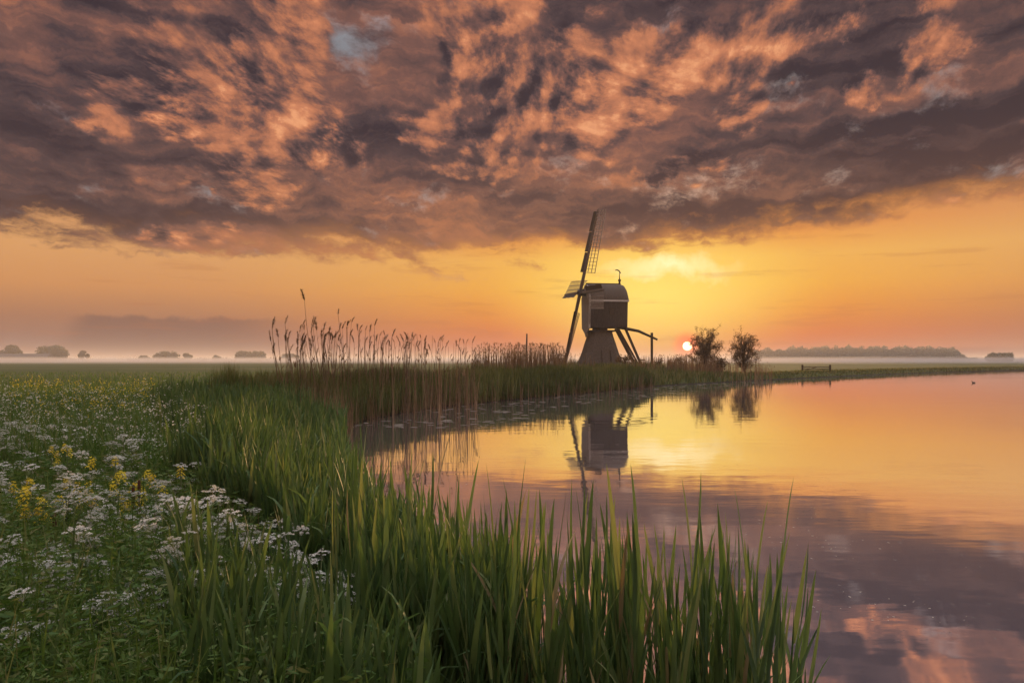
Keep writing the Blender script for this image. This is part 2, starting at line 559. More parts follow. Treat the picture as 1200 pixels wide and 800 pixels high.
# ------------------------------------------------------------------ blades of grass and reed as numpy strips
def strips(base, az, length, width, lean, bend, nseg=4, twist=None, shape='leaf'):
    """N curved tapering blades -> vertices (N*(2nseg+1)), faces as triangles."""
    N = len(base)
    s = np.linspace(0, 1, nseg + 1)
    tilt = lean[:, None] + bend[:, None] * s[None, :] ** 1.4
    tm = (tilt[:, 1:] + tilt[:, :-1]) / 2
    dl = length[:, None] / nseg
    r = np.concatenate([np.zeros((N, 1)), np.cumsum(np.sin(tm) * dl, 1)], 1)
    z = np.concatenate([np.zeros((N, 1)), np.cumsum(np.cos(tm) * dl, 1)], 1)
    cx, cy = np.cos(az)[:, None], np.sin(az)[:, None]
    P = np.stack([base[:, 0:1] + r * cx, base[:, 1:2] + r * cy, base[:, 2:3] + z], -1)
    tw = az + np.pi / 2 if twist is None else az + np.pi / 2 + twist
    side = np.stack([np.cos(tw), np.sin(tw), np.zeros(N)], -1)
    if shape == 'leaf':
        w = np.minimum(1.0, 0.55 + s * 2.2) * (1 - s) ** 0.62
    elif shape == 'stem':
        w = 1 - 0.6 * s
    else:
        w = (1 - s) ** 0.8
    w = w[None, :-1] * width[:, None] / 2
    Lf = P[:, :-1] - side[:, None, :] * w[..., None]
    Rt = P[:, :-1] + side[:, None, :] * w[..., None]
    k = 2 * nseg + 1
    V = np.empty((N, k, 3))
    V[:, 0:2 * nseg:2] = Lf
    V[:, 1:2 * nseg:2] = Rt
    V[:, -1] = P[:, -1]
    f = []
    for i in range(nseg - 1):
        a = 2 * i
        f += [(a, a + 1, a + 3), (a, a + 3, a + 2)]
    a = 2 * (nseg - 1)
    f.append((a, a + 1, a + 2))
    f = np.array(f)
    F = (f[None] + (np.arange(N) * k)[:, None, None]).reshape(-1, 3)
    return V.reshape(-1, 3), F, k


class Bag:
    """Merges strip batches into one mesh object of kind stuff."""
    def __init__(self):
        self.V, self.F, self.R, self.n = [], [], [], 0

    def add(self, V, F, R):
        self.V.append(V)
        self.F.append(F + self.n)
        self.R.append(R)
        self.n += len(V)

    def blades(self, base, az, length, width, lean, bend, nseg=4, twist=None, shape='leaf', rnd=None):
        V, F, k = strips(base, az, length, width, lean, bend, nseg, twist, shape)
        if rnd is None:
            rnd = rng.random(len(base))
        self.add(V, F, np.repeat(rnd, k))

    def quads(self, C, A, B, rnd):
        """Leaf-sized quads: centre C, half axes A and B."""
        N = len(C)
        V = np.stack([C - A, C - B * 0.8, C + A, C + B * 0.8], 1).reshape(-1, 3)
        i = np.arange(N)[:, None] * 4
        F = np.concatenate([i + [0, 1, 2], i + [0, 2, 3]], 1).reshape(-1, 3)
        self.add(V, F, np.repeat(rnd, 4))

    def mesh(self, name, mat, smooth=True):
        return np_mesh(name, np.concatenate(self.V), np.concatenate(self.F), mat, np.concatenate(self.R), smooth)

    def build(self, name, mat, parent=None, smooth=True):
        return link(bpy.data.objects.new(name, self.mesh(name, mat, smooth)), parent)


def rand_dirs(n, rg=None):
    g = (rg or rng).normal(size=(n, 3))
    return g / np.linalg.norm(g, axis=1, keepdims=True)


# ------------------------------------------------------------------ shoreline and terrain
SHORE = np.array([(-30, -60), (1.9, -60), (1.5, 0.2), (1.15, 1.55), (0.55, 1.95), (0.0, 2.45), (-0.55, 3.2), (-1.35, 5.0), (-2.15, 7.6), (-3.1, 11.5), (-4.05, 15.2), (-4.55, 17.4),
                  (-4.35, 19.6), (-3.05, 24.3), (-0.1, 29.6), (4.0, 35.8), (9.0, 44.6), (19.8, 56.7), (37.8, 75.6), (60.7, 97), (87, 118), (140, 150), (330, 230)])
WATER_POLY = np.concatenate([SHORE[1:], [(330, -60)]])


def shore_dist(x, y):
    """Signed distance to the waterline, positive on land."""
    x = np.asarray(x, float)
    y = np.asarray(y, float)
    A = WATER_POLY
    B = np.roll(A, -1, 0)
    best = np.full(x.shape, 1e9)
    inside = np.zeros(x.shape, bool)
    for i, ((ax, ay), (bx, by)) in enumerate(zip(A, B)):
        ex, ey = bx - ax, by - ay
        t_ = np.clip(((x - ax) * ex + (y - ay) * ey) / (ex * ex + ey * ey), 0, 1)
        d = np.hypot(x - ax - t_ * ex, y - ay - t_ * ey)
        best = np.minimum(best, d)
        c = ((ay > y) != (by > y)) & (x < (bx - ax) * (y - ay) / (by - ay + 1e-12) + ax)
        inside ^= c
    return np.where(inside, -best, best)


def sstep(x, a, b):
    t_ = np.clip((x - a) / (b - a), 0, 1)
    return t_ * t_ * (3 - 2 * t_)


MILL = at(703, 68.0, z=0.0)


def ground_z(x, y):
    x = np.asarray(x, float)
    y = np.asarray(y, float)
    sd_ = shore_dist(x, y)
    z = np.where(sd_ > 0, 0.05 + 0.30 * sstep(sd_, 0, 0.9), 0.05 - 0.9 * sstep(-sd_, 0, 2.5))
    bump = 0.04 * np.sin(x * 1.3 + 0.7 * y) * np.cos(y * 0.9 - 0.4 * x) + 0.03 * np.sin(x * 3.1) * np.sin(y * 2.7)
    z = z + np.where(sd_ > 0, bump * sstep(sd_, 0.2, 1.5), 0)
    md = np.hypot(x - MILL.x, y - MILL.y)
    z = z + 0.6 * sstep(md, 11, 3.5)
    # two shallow field ditches on the left
    for y0 in (78.0, 128.0):
        z = z - 0.35 * np.exp(-((y - y0 - 0.05 * x) / 1.4) ** 2) * (x < 2)
    return z


nr, na = 230, 420
rr = np.concatenate([[0.25], np.geomspace(0.6, 6000.0, nr - 1)])
aa = np.linspace(-math.pi, math.pi, na, endpoint=False)
R_, A_ = np.meshgrid(rr, aa, indexing='ij')
GX, GY = R_ * np.sin(A_), R_ * np.cos(A_)
GZ = ground_z(GX, GY)
GV = np.stack([GX, GY, GZ], -1).reshape(-1, 3)
i0 = (np.arange(nr - 1)[:, None] * na + np.arange(na)[None, :])
i1 = (np.arange(nr - 1)[:, None] * na + (np.arange(na)[None, :] + 1) % na)
GF = np.stack([i0, i1, i1 + na, i0 + na], -1).reshape(-1, 4)

gm, t_, out_ = new_mat('meadow_ground')
co = t_.node('ShaderNodeTexCoord').outputs['Object']
gx, gy, gz = t_.sep(co)
na_ = t_.noise(co, 0.035, 6.0, 0.6, dim='3D')
nb_ = t_.noise(co, 2.6, 6.0, 0.65, dim='3D')
strip_n = t_.noise(t_.vm('MULTIPLY', co, (0.006, 0.06, 0)), 1.0, 3.0, 0.5, dim='3D')
gcol = t_.ramp(t_.m('MULTIPLY_ADD', t_.m('SUBTRACT', strip_n, 0.5), 0.9, na_),
               [(0.25, (0.060, 0.070, 0.026, 1)), (0.5, (0.085, 0.098, 0.032, 1)), (0.72, (0.120, 0.112, 0.048, 1))])
gcol = t_.mix(t_.ss(nb_, 0.4, 0.75), gcol, (0.045, 0.050, 0.020, 1))
gcol = t_.mix(t_.ss(gz, 0.16, 0.0), gcol, (0.035, 0.026, 0.018, 1))
gb = t_.node('ShaderNodeBsdfPrincipled')
t_.put(gb.inputs['Base Color'], gcol)
gb.inputs['Roughness'].default_value = 0.95
gb.inputs['Specular IOR Level'].default_value = 0.1
bp = t_.node('ShaderNodeBump')
bp.inputs['Strength'].default_value = 0.8
bp.inputs['Distance'].default_value = 0.12
t_.put(bp.inputs['Height'], nb_)
t_.l.new(bp.outputs[0], gb.inputs['Normal'])
t_.l.new(gb.outputs[0], out_.inputs['Surface'])
ground = link(bpy.data.objects.new('meadow', np_mesh('meadow', GV, GF, gm)))
tag(ground, 'flat green meadow stretching from the bank to the misty horizon', kind='structure')

# ------------------------------------------------------------------ water
wm, t_, out_ = new_mat('calm_water')
co = t_.node('ShaderNodeTexCoord').outputs['Object']
w1 = t_.noise(t_.vm('MULTIPLY', co, (0.55, 1.3, 0)), 1.0, 3.0, 0.5, dim='3D')
w2 = t_.noise(t_.vm('MULTIPLY', co, (0.9, 1.8, 0)), 6.0, 2.0, 0.5, dim='3D')
calm = t_.noise(co, 0.12, 2.0, 0.5, dim='3D')
h = t_.m('MULTIPLY_ADD', t_.m('MULTIPLY', w2, t_.ss(calm, 0.35, 0.75)), 0.12, w1)
bp = t_.node('ShaderNodeBump')
bp.inputs['Strength'].default_value = 0.26
bp.inputs['Distance'].default_value = 0.018
t_.put(bp.inputs['Height'], h)
gl = t_.node('ShaderNodeBsdfGlossy')
gl.inputs['Color'].default_value = (0.93, 0.92, 0.98, 1)
t_.put(gl.inputs['Roughness'], t_.ss(t_.noise(t_.vm('MULTIPLY', co, (0.05, 0.22, 0)), 1.0, 4.0, 0.6, dim='3D'), 0.42, 0.70, 0.015, 0.075))
t_.l.new(bp.outputs[0], gl.inputs['Normal'])
df = t_.node('ShaderNodeBsdfDiffuse')
patch = t_.noise(co, 0.5, 3.0, 0.6, dim='3D')
specks = t_.m('MULTIPLY', t_.ss(t_.noise(co, 20.0, 2.0, 0.5, dim='3D'), 0.66, 0.71), t_.ss(patch, 0.42, 0.62))
t_.put(df.inputs['Color'], t_.mix(specks, (0.26, 0.23, 0.235, 1), (0.42, 0.38, 0.32, 1)))
fr = t_.node('ShaderNodeLayerWeight')
fr.inputs['Blend'].default_value = 0.35
fac = t_.m('MULTIPLY_ADD', fr.outputs['Facing'], 0.18, 0.79, clamp=True)
fac = t_.m('MULTIPLY', fac, t_.m('MULTIPLY_ADD', specks, -0.5, 1.0))
mx = t_.node('ShaderNodeMixShader')
t_.put(mx.inputs[0], fac)
t_.l.new(df.outputs[0], mx.inputs[1])
t_.l.new(gl.outputs[0], mx.inputs[2])
t_.l.new(mx.outputs[0], out_.inputs['Surface'])
wme = bpy.data.meshes.new('water')
wme.from_pydata([(-7, -50, 0), (320, -50, 0), (320, 228, 0), (-7, 60, 0)], [], [(0, 1, 2, 3)])
wme.materials.append(wm)
water = link(bpy.data.objects.new('water', wme))
tag(water, 'still river water mirroring the sunrise sky and windmill', kind='structure')

# ------------------------------------------------------------------ windmill
M['board'] = rough_mat('weathered_boards', (0.046, 0.037, 0.034), (0.100, 0.082, 0.074), 2.0, 0.8, 0.4, 6.0, (9.0, 9.0, 0.8))
M['thatch'] = rough_mat('reed_thatch', (0.066, 0.053, 0.045), (0.140, 0.114, 0.096), 3.0, 0.95, 0.8, 6.0, (6.0, 6.0, 0.9))
M['white_paint'] = rough_mat('weathered_white_paint', (0.50, 0.48, 0.44), (0.72, 0.70, 0.66), 5.0, 0.6)
M['grey_paint'] = rough_mat('faded_grey_paint', (0.20, 0.17, 0.15), (0.34, 0.30, 0.27), 1.6, 0.8, 0.3, 5.0, (1.0, 9.0, 0.8))
M['timber'] = rough_mat('dark_timber', (0.045, 0.033, 0.026), (0.085, 0.062, 0.048), 8.0, 0.85, 0.3)
M['sail_wood'] = rough_mat('sail_timber', (0.100, 0.072, 0.056), (0.170, 0.128, 0.100), 6.0, 0.8, 0.2)
M['sail_lath'] = rough_mat('pale_sail_lath', (0.24, 0.20, 0.17), (0.38, 0.33, 0.29), 6.0, 0.8)
M['iron'] = rough_mat('iron', (0.030, 0.028, 0.027), (0.055, 0.050, 0.046), 12, 0.55, 0.0, spec=0.5)

mill_z = float(ground_z(MILL.x, MILL.y))
mill = empty('windmill', (MILL.x, MILL.y, mill_z), rad(8))
tag(mill, 'wooden hollow-post windmill with four lattice sails standing on the far bank', 'windmill')


def H(py):
    return EYE + (HZ - py) / FPX * 68.0 - mill_z


# pyramidal thatched base: square with chamfered corners, slightly concave
b = MB()
lev = [(0.0, 2.12), (0.12, 2.10), (0.7, 1.86), (1.5, 1.58), (2.4, 1.34), (3.0, 1.16), (H(389), 1.04)]
ring = lambda r: [(r * x, r * y) for x, y in ((1, .72), (.72, 1), (-.72, 1), (-1, .72), (-1, -.72), (-.72, -1), (.72, -1), (1, -.72))]
vs = [(x, y, z) for z, r in lev for x, y in ring(r)]
fs = [(i * 8 + k, i * 8 + (k + 1) % 8, (i + 1) * 8 + (k + 1) % 8, (i + 1) * 8 + k) for i in range(len(lev) - 1) for k in range(8)]
fs += [tuple(range(8))[::-1], tuple((len(lev) - 1) * 8 + k for k in range(8))]
b.add(vs, fs)
base = b.build('base', M['thatch'], mill)
# door and little window in the base, facing the water
dm = MB().box(-0.42, 0.42, -0.05, 0.05, 0, 1.7, Matrix.Translation((0.15, -2.02, 0.05)) @ Matrix.Rotation(rad(-21), 4, 'X'))
door = dm.build('door', M['timber'], base)
MB().beam((-0.30, -2.12, 0.05), (-0.30, -1.66, 1.66), 0.07, 0.10).build('door_frame', M['timber'], door)
MB().beam((0.60, -2.12, 0.05), (0.60, -1.66, 1.66), 0.07, 0.10).build('door_frame', M['timber'], door)

# collar under the body
zc = H(389)
MB().box(-1.28, 1.28, -1.18, 1.18, zc + 0.003, zc + 0.16).build('collar', M['timber'], mill)
MB().tube([(0, 0, zc + 0.1), (0, 0, zc + 0.55)], [0.75, 0.75], 12).build('post', M['timber'], mill)

# body: boarded box, wider at the top, seams as upright boards
zb, ze, zr = H(384), H(353.5), H(333)
xf, xb = -1.31, 2.40           # front and back
hw0, hw1 = 1.28, 1.46          # half width bottom / eaves
body = MB()
vs = [(xf, -hw0, zb), (xb, -hw0, zb), (xb, hw0, zb), (xf, hw0, zb), (xf, -hw1, ze), (xb, -hw1, ze), (xb, hw1, ze), (xf, hw1, ze)]
body.add(vs, [(3, 2, 1, 0), (4, 5, 6, 7), (0, 1, 5, 4), (1, 2, 6, 5), (2, 3, 7, 6), (3, 0, 4, 7)])
body_o = body.build('body', M['board'], mill)
nb = 17
for sgn in (-1, 1):
    for k in range(nb):
        x = xf + (k + 0.5) * (xb - xf) / nb
        w = (xb - xf) / nb - 0.03
        off = 0.006 + 0.014 * random.random()
        MB().beam((x, sgn * (hw0 + off), zb - 0.05 * random.random()), (x, sgn * (hw1 + off), ze - 0.02), w, 0.03, up=(0, 1, 0)).build('board', M['board'], body_o)
nbk = 11
for k in range(nbk):
    y = -hw0 + (k + 0.5) * 2 * hw0 / nbk
    y1 = y * hw1 / hw0
    MB().beam((xb + 0.018, y, zb - 0.04), (xb + 0.018, y1, ze - 0.02), 2 * hw0 / nbk - 0.025, 0.03, up=(1, 0, 0)).build('board', M['board'], body_o)
# small shuttered window in the side
w_ = MB().box(0.55, 1.05, -hw1 - 0.03, -hw1 + 0.08, zb + 1.25, zb + 1.95).build('window', M['timber'], body_o)
# white eaves rail on both sides and the back
for sgn in (-1, 1):
    MB().box(xf - 0.05, xb + 0.12, sgn * (hw1 + 0.09) - 0.05, sgn * (hw1 + 0.09) + 0.05, ze - 0.10, ze + 0.06).build('eaves_rail', M['white_paint'], mill)
MB().box(xb + 0.04, xb + 0.12, -hw1 - 0.035, hw1 + 0.035, ze - 0.10, ze + 0.06).build('eaves_rail', M['timber'], mill)

# bell-shaped roof, rounded down at the back
prof = [(1.00, 0.00), (0.985, 0.10), (0.93, 0.30), (0.82, 0.52), (0.64, 0.73), (0.40, 0.90), (0.16, 0.985), (0.0, 1.0)]
prof = prof + [(-a, c) for a, c in prof[-2::-1]]
secs = [(xf - 0.04, 0.97, 1.0), (xf + 0.6, 1.0, 1.0), (0.3, 1.0, 1.0), (1.68, 1.0, 1.0), (2.08, 0.99, 0.985), (2.33, 0.975, 0.93), (2.46, 0.95, 0.80), (2.52, 0.93, 0.55), (2.55, 0.92, 0.02)]
np_ = len(prof)
vs = []
for x, ws, hs in secs:
    for a, c in prof:
        vs.append((x, -a * (hw1 + 0.10) * ws, ze + 0.02 + c * (zr - ze) * hs))
fs = [(i * np_ + k, i * np_ + k + 1, (i + 1) * np_ + k + 1, (i + 1) * np_ + k) for i in range(len(secs) - 1) for k in range(np_ - 1)]
fs.append(tuple(range(np_))[::-1])
fs.append(tuple((len(secs) - 1) * np_ + k for k in range(np_)))
roof = MB().add(vs, fs).build('roof', M['thatch'], mill, smooth=True)
MB().beam((xf - 0.12, 0, zr + 0.045), (2.1, 0, zr + 0.045), 0.22, 0.10).build('ridge_board', M['timber'], roof)

# storm boards at the front, running down to a point below the floor
front = MB()
pf = [(-hw1 - 0.10, ze + 0.5), (-hw1 - 0.08, zb + 0.6), (-hw0 - 0.05, zb - 0.10), (-0.42, zb - 0.55), (0.0, zb - 0.95), (0.42, zb - 0.55), (hw0 + 0.05, zb - 0.10), (hw1 + 0.08, zb + 0.6), (hw1 + 0.10, ze + 0.5), (1.0, ze + 1.35), (0.3, zr - 0.05), (-0.3, zr - 0.05), (-1.0, ze + 1.35)]
n_ = len(pf)
vs = [(xf - 0.06, y, z) for y, z in pf] + [(xf - 0.16, y, z) for y, z in pf]
fs = [tuple(range(n_)), tuple(range(n_, 2 * n_))[::-1]] + [(i, i + n_, (i + 1) % n_ + n_, (i + 1) % n_) for i in range(n_)]
front.add(vs, fs)
front.build('front_board', M['grey_paint'], mill)
for sgn in (-1, 1):
    MB().beam((xf - 0.11, sgn * (hw1 + 0.13), ze + 0.5), (xf - 0.11, sgn * (hw0 + 0.11), zb - 0.1), 0.05, 0.16, up=(1, 0, 0)).build('edge_board', M['white_paint'], mill)
# finial with weather vane at the back of the ridge
vx = 2.02
fin = MB().tube([(vx, 0, zr), (vx, 0, zr + 0.30), (vx, 0, zr + 0.36), (vx, 0, zr + 0.46), (vx, 0, zr + 0.52), (vx, 0, zr + 0.62), (vx, 0, zr + 1.28)], [0.11, 0.09, 0.15, 0.16, 0.08, 0.05, 0.02], 8).build('finial', M['timber'], mill, smooth=True)
van = MB()
vp = [(-0.50, 0.06), (-0.40, 0.18), (-0.24, 0.20), (-0.06, 0.14), (0.06, 0.02), (0.16, -0.20), (0.04, -0.18), (-0.04, -0.02), (-0.16, 0.06), (-0.34, 0.10)]
vs = [(vx + x, -0.015, zr + 1.30 + z) for x, z in vp] + [(vx + x, 0.015, zr + 1.30 + z) for x, z in vp]
n_ = len(vp)
van.add(vs, [tuple(range(n_)), tuple(range(n_, 2 * n_))[::-1]] + [(i, i + n_, (i + 1) % n_ + n_, (i + 1) % n_) for i in range(n_)])
van.build('weather_vane', M['iron'], fin)

# windshaft, tilted back; sails turn in the plane square to it
tilt = rad(11.5)
ax = Vector((-math.cos(tilt), 0, math.sin(tilt)))          # forward along the shaft
upv = Vector((math.sin(tilt), 0, math.cos(tilt)))
sdv = Vector((0, 1, 0))
hub = Vector((xf - 0.58, 0, H(343)))
MB().tube([hub - ax * 1.3, hub + ax * 0.30, hub + ax * 0.42], [0.26, 0.26, 0.16], 10).build('windshaft', M['iron'], mill, smooth=True)
MB().beam(hub - ax * 0.18, hub + ax * 0.28, 0.62, 0.62).build('hub', M['iron'], mill)
phi = rad(4.0)
Ls = 8.35
for k in range(4):
    a = phi + k * math.pi / 2
    d = upv * math.cos(a) - sdv * math.sin(a)               # along the stock
    e = -(upv * math.sin(a) + sdv * math.cos(a))               # across, trailing side
    off = ax * (0.12 if k % 2 == 0 else -0.06)
    o = hub + off
    up_ = tuple(ax)
    s_ = MB().beam(o + d * 0.05, o + d * Ls, 0.26, 0.30, 0.13, 0.15, up=up_).build('sail', M['sail_wood'], mill)
    # bars with a progressive twist
    nbar = 18
    tips, mids, inner = [], [], []
    for i in range(nbar):
        r = 2.0 + i * (Ls - 2.15) / (nbar - 1)
        tw = rad(26 - 12 * (r - 2) / (Ls - 2))
        c = (e * math.cos(tw) - ax * math.sin(tw))
        wlen = 1.62
        p0 = o + d * r + ax * 0.03
        MB().beam(p0 - c * 0.10, p0 + c * wlen, 0.034, 0.034, up=up_).build('sail_bar', M['sail_lath'], s_)
        tips.append(p0 + c * wlen)
        mids.append(p0 + c * wlen * 0.66)
        inner.append(p0 + c * wlen * 0.33)
    for nm, pts in (('edge_lath', tips), ('middle_lath', mids), ('inner_lath', inner)):
        MB().tube([p - ax * 0.03 for p in pts], [0.04] * len(pts), 5).build(nm, M['sail_lath'], s_)
    # leading wind boards
    for j in range(3):
        r0, r1 = 2.0 + j * 2.06, 2.0 + (j + 1) * 2.06 - 0.06
        tw = rad(30)
        c = (-e * math.cos(tw) - ax * math.sin(tw) * -1)
        v4 = [o + d * r0 + c * 0.14, o + d * r1 + c * 0.14, o + d * r1 + c * 0.52, o + d * r0 + c * 0.58]
        v8 = v4 + [v + ax * 0.03 for v in v4]
        MB().add(v8, [(0, 1, 2, 3), (7, 6, 5, 4), (0, 4, 5, 1), (1, 5, 6, 2), (2, 6, 7, 3), (3, 7, 4, 0)]).build('wind_board', M['timber'], s_)
    # furled sailcloth on the lower pair rolled to the stock
    if k in (1, 3):
        MB().beam(o + d * 1.2 - e * 0.05, o + d * 3.0 - e * 0.05, 0.16, 0.12, up=up_).build('stock_clamp', M['white_paint'], s_)

# tail: beam, long and short braces, ladder, winding post
zt = H(385)
tail_end = Vector((5.95, 0, H(397.5)))
MB().tube([(xb - 0.6, 0, zt + 0.18), (4.0, 0, zt - 0.22), tail_end], [0.17, 0.14, 0.10], 8).build('tail_beam', M['timber'], mill, smooth=True)
foot = Vector((4.25, 0, 0.05))
for y0, y1, w in ((-1.1, -0.35, 0.19), (1.1, 0.35, 0.19)):
    MB().beam((xb - 0.15, y0, zt + 0.05), (foot.x, y1, 0.02), w).build('brace', M['timber'], mill)
# ladder between the braces
lad_a, lad_b = Vector((xb - 0.75, 0, zt)), Vector((3.75, 0, 0.02))
for y in (-0.28, 0.28):
    MB().beam(lad_a + Vector((0, y, 0)), lad_b + Vector((0, y, 0)), 0.08, 0.18).build('ladder_rail', M['timber'], mill)
for i in range(1, 14):
    p = lad_a.lerp(lad_b, i / 14)
    MB().box(p.x - 0.09, p.x + 0.09, p.y - 0.25, p.y + 0.25, p.z - 0.018, p.z + 0.018).build('ladder_step', M['timber'], mill)
MB().beam((5.3, -0.22, 0.02), (5.3, -0.22, H(389.5)), 0.20).build('winding_post', M['timber'], mill)
MB().beam((4.62, -0.05, 0.75), (4.0, -0.05, 0.75), 0.10).build('winch_bar', M['timber'], mill)


# ------------------------------------------------------------------ trees
def grow(mb, tips, p, d, L, r, lev, rg, gnarl=0.25, kids=(2, 4), spread=0.7, ratio=0.72, maxlev=4):
    n = 4
    pts, rs = [Vector(p)], [r]
    d = Vector(d).normalized()
    for i in range(n):
        d = (d + Vector((rg.gauss(0, gnarl * .35), rg.gauss(0, gnarl * .35), rg.gauss(0.05, gnarl * .2)))).normalized()
        pts.append(pts[-1] + d * (L / n))
        rs.append(r * (1 - 0.42 * (i + 1) / n))
    mb.tube(pts, rs, 5 if lev > 1 else 8, cap=(lev >= maxlev))
    if lev >= maxlev:
        tips.extend(pts[1:])
        return
    if lev >= maxlev - 1:
        tips.extend(pts[2:])
    for j in range(rg.randint(*kids)):
        tpos = rg.uniform(0.45, 1.0) if j else 1.0
        i = min(n - 1, int(tpos * n))
        q = pts[i].lerp(pts[i + 1], tpos * n - i) if tpos < 1 else pts[-1]
        dd = (d + Vector((rg.gauss(0, spread), rg.gauss(0, spread), rg.gauss(0.12, spread * .55)))).normalized()
        grow(mb, tips, q, dd, L * ratio * rg.uniform(0.8, 1.15), rs[i + 1] * 0.72, lev + 1, rg, gnarl, kids, spread, ratio, maxlev)


def leafy_tree(name, loc, h, label, seed, leaf=0.07, nleaf=9, clump=0.22, cat='tree', group=None, mat='leaf', maxlev=4, trunk_h=0.26, spread=0.7, kids=(3, 4), lean=0.0, r0=None):
    rg = random.Random(seed)
    rn = np.random.default_rng(seed)
    root = empty(name, loc)
    tag(root, label, cat, group)
    mb, tips = MB(), []
    grow(mb, tips, (0, 0, -0.1), (lean, 0, 1), h * trunk_h, r0 or h * 0.022, 1, rg, 0.3, kids, spread, 0.80, maxlev)
    T = np.array([tuple(v) for v in tips])
    k = h / T[:, 2].max()
    mb.v = [(x * k, y * k, z * k) for x, y, z in mb.v]
    T *= k
    mb.build('trunk', M['bark'], root, smooth=True)
    bag = Bag()
    C = np.repeat(T, nleaf, 0) + rn.normal(size=(len(T) * nleaf, 3)) * clump * np.array([1, 1, 0.8])
    N = len(C)
    A = rand_dirs(N, rn)
    B = np.cross(A, rand_dirs(N, rn))
    B /= np.linalg.norm(B, axis=1, keepdims=True)
    s = leaf * rn.uniform(0.6, 1.3, (N, 1))
    bag.quads(C, A * s, B * s * 0.6, rn.random(N))
    tag(bag.build('crown', M[mat], root, smooth=False), kind='stuff')
    return root


def bushy_tree(loc, h, rw, label, seed, nleaf):
    """Many-stemmed bank tree: boughs fan out from low down, twigs end in leaf clumps."""
    rg = random.Random(seed)
    rn = np.random.default_rng(seed)
    root = empty('tree', loc)
    tag(root, label, 'tree', 'two trees on the far bank')
    mb = MB()
    twigs = []
    tr = [Vector((0, 0, -0.1)), Vector((0.03, 0, h * 0.16)), Vector((-0.02, 0.02, h * 0.30)), Vector((0.04, 0, h * 0.55)), Vector((0.0, 0.03, h * 0.80))]
    mb.tube(tr, [h * 0.028, h * 0.024, h * 0.018, h * 0.011, h * 0.004], 8)
    for j in range(36):
        f = rg.uniform(0.06, 0.78)
        i = min(3, int(f * 4))
        p = tr[i].lerp(tr[i + 1], f * 4 - i)
        az = j * 2.4 + rg.gauss(0, 0.3)
        zt = h * (0.20 + 0.80 * rg.random() ** 0.75)
        # outline: widest at 55 % of the height
        u = zt / h
        wid = rw * max(0.15, 1 - abs((u - 0.55) / 0.55) ** 2.2) * rg.uniform(0.65, 1.08)
        q = Vector((math.cos(az) * wid, math.sin(az) * wid, max(zt, p.z + 0.1)))
        mid = p.lerp(q, 0.5) + Vector((0, 0, -0.10 * (q - p).length))
        pts = [p, p.lerp(mid, 0.5).lerp(mid, 0.3), mid, mid.lerp(q, 0.55) + Vector((rg.gauss(0, .06), rg.gauss(0, .06), .03)), q]
        mb.tube(pts, [h * 0.009, h * 0.0075, h * 0.006, h * 0.004, h * 0.002], 5)
        for k in range(9):
            t = rg.uniform(0.35, 1.0)
            i2 = min(3, int(t * 4))
            s = pts[i2].lerp(pts[i2 + 1], t * 4 - i2)
            e = s + Vector((rg.gauss(0, 0.26), rg.gauss(0, 0.26), rg.gauss(0.16, 0.20)))
            mb.tube([s, s.lerp(e, 0.5) + Vector((0, 0, 0.02)), e], [h * 0.003, h * 0.0022, h * 0.0014], 4)
            twigs += [s.lerp(e, 0.5), e, e]
    mb.build('trunk', M['bark'], root, smooth=True)
    T = np.array([tuple(v) for v in twigs])
    C = T[rn.integers(0, len(T), nleaf)] + rn.normal(0, 0.11, (nleaf, 3))
    A = rand_dirs(nleaf, rn)
    B = np.cross(A, rand_dirs(nleaf, rn))
    B /= np.linalg.norm(B, axis=1, keepdims=True)
    s = rn.uniform(0.024, 0.058, (nleaf, 1))
    bag = Bag()
    bag.quads(C, A * s, B * s * 0.65, rn.random(nleaf))
    tag(bag.build('crown', M['bank_leaf'], root, smooth=False), kind='stuff')


def on_ground(px, Y):
    X = (px - 600) / FPX * Y
    return (X, Y, float(ground_z(X, Y)))


bushy_tree(on_ground(827, 72), 4.75, 1.95, 'round leafy tree with the rising sun at its left edge', 5, 17000)
bushy_tree(on_ground(872, 66), 4.2, 1.5, 'open airy tree right of the sun, standing by the water', 23, 12000)
leafy_tree('shrub', on_ground(796, 70), 1.75, 'low twiggy shrub below the sun, between mill post and round tree', 31, 0.07, 6, 0.18, 'shrub', maxlev=3, trunk_h=0.35, mat='bank_leaf')
leafy_tree('shrub', on_ground(845, 64), 1.65, 'dense low shrub in the gap between the two bank trees', 32, 0.08, 9, 0.22, 'shrub', maxlev=3, trunk_h=0.35, mat='bank_leaf')
leafy_tree('shrub', on_ground(733, 63), 1.35, 'small dark shrub at the right foot of the windmill base', 33, 0.08, 9, 0.16, 'shrub', maxlev=3, trunk_h=0.35, mat='bank_leaf')
leafy_tree('shrub', on_ground(775, 66), 1.3, 'small twiggy shrub just right of the winding post', 34, 0.07, 6, 0.18, 'shrub', maxlev=3, trunk_h=0.35, mat='bank_leaf')


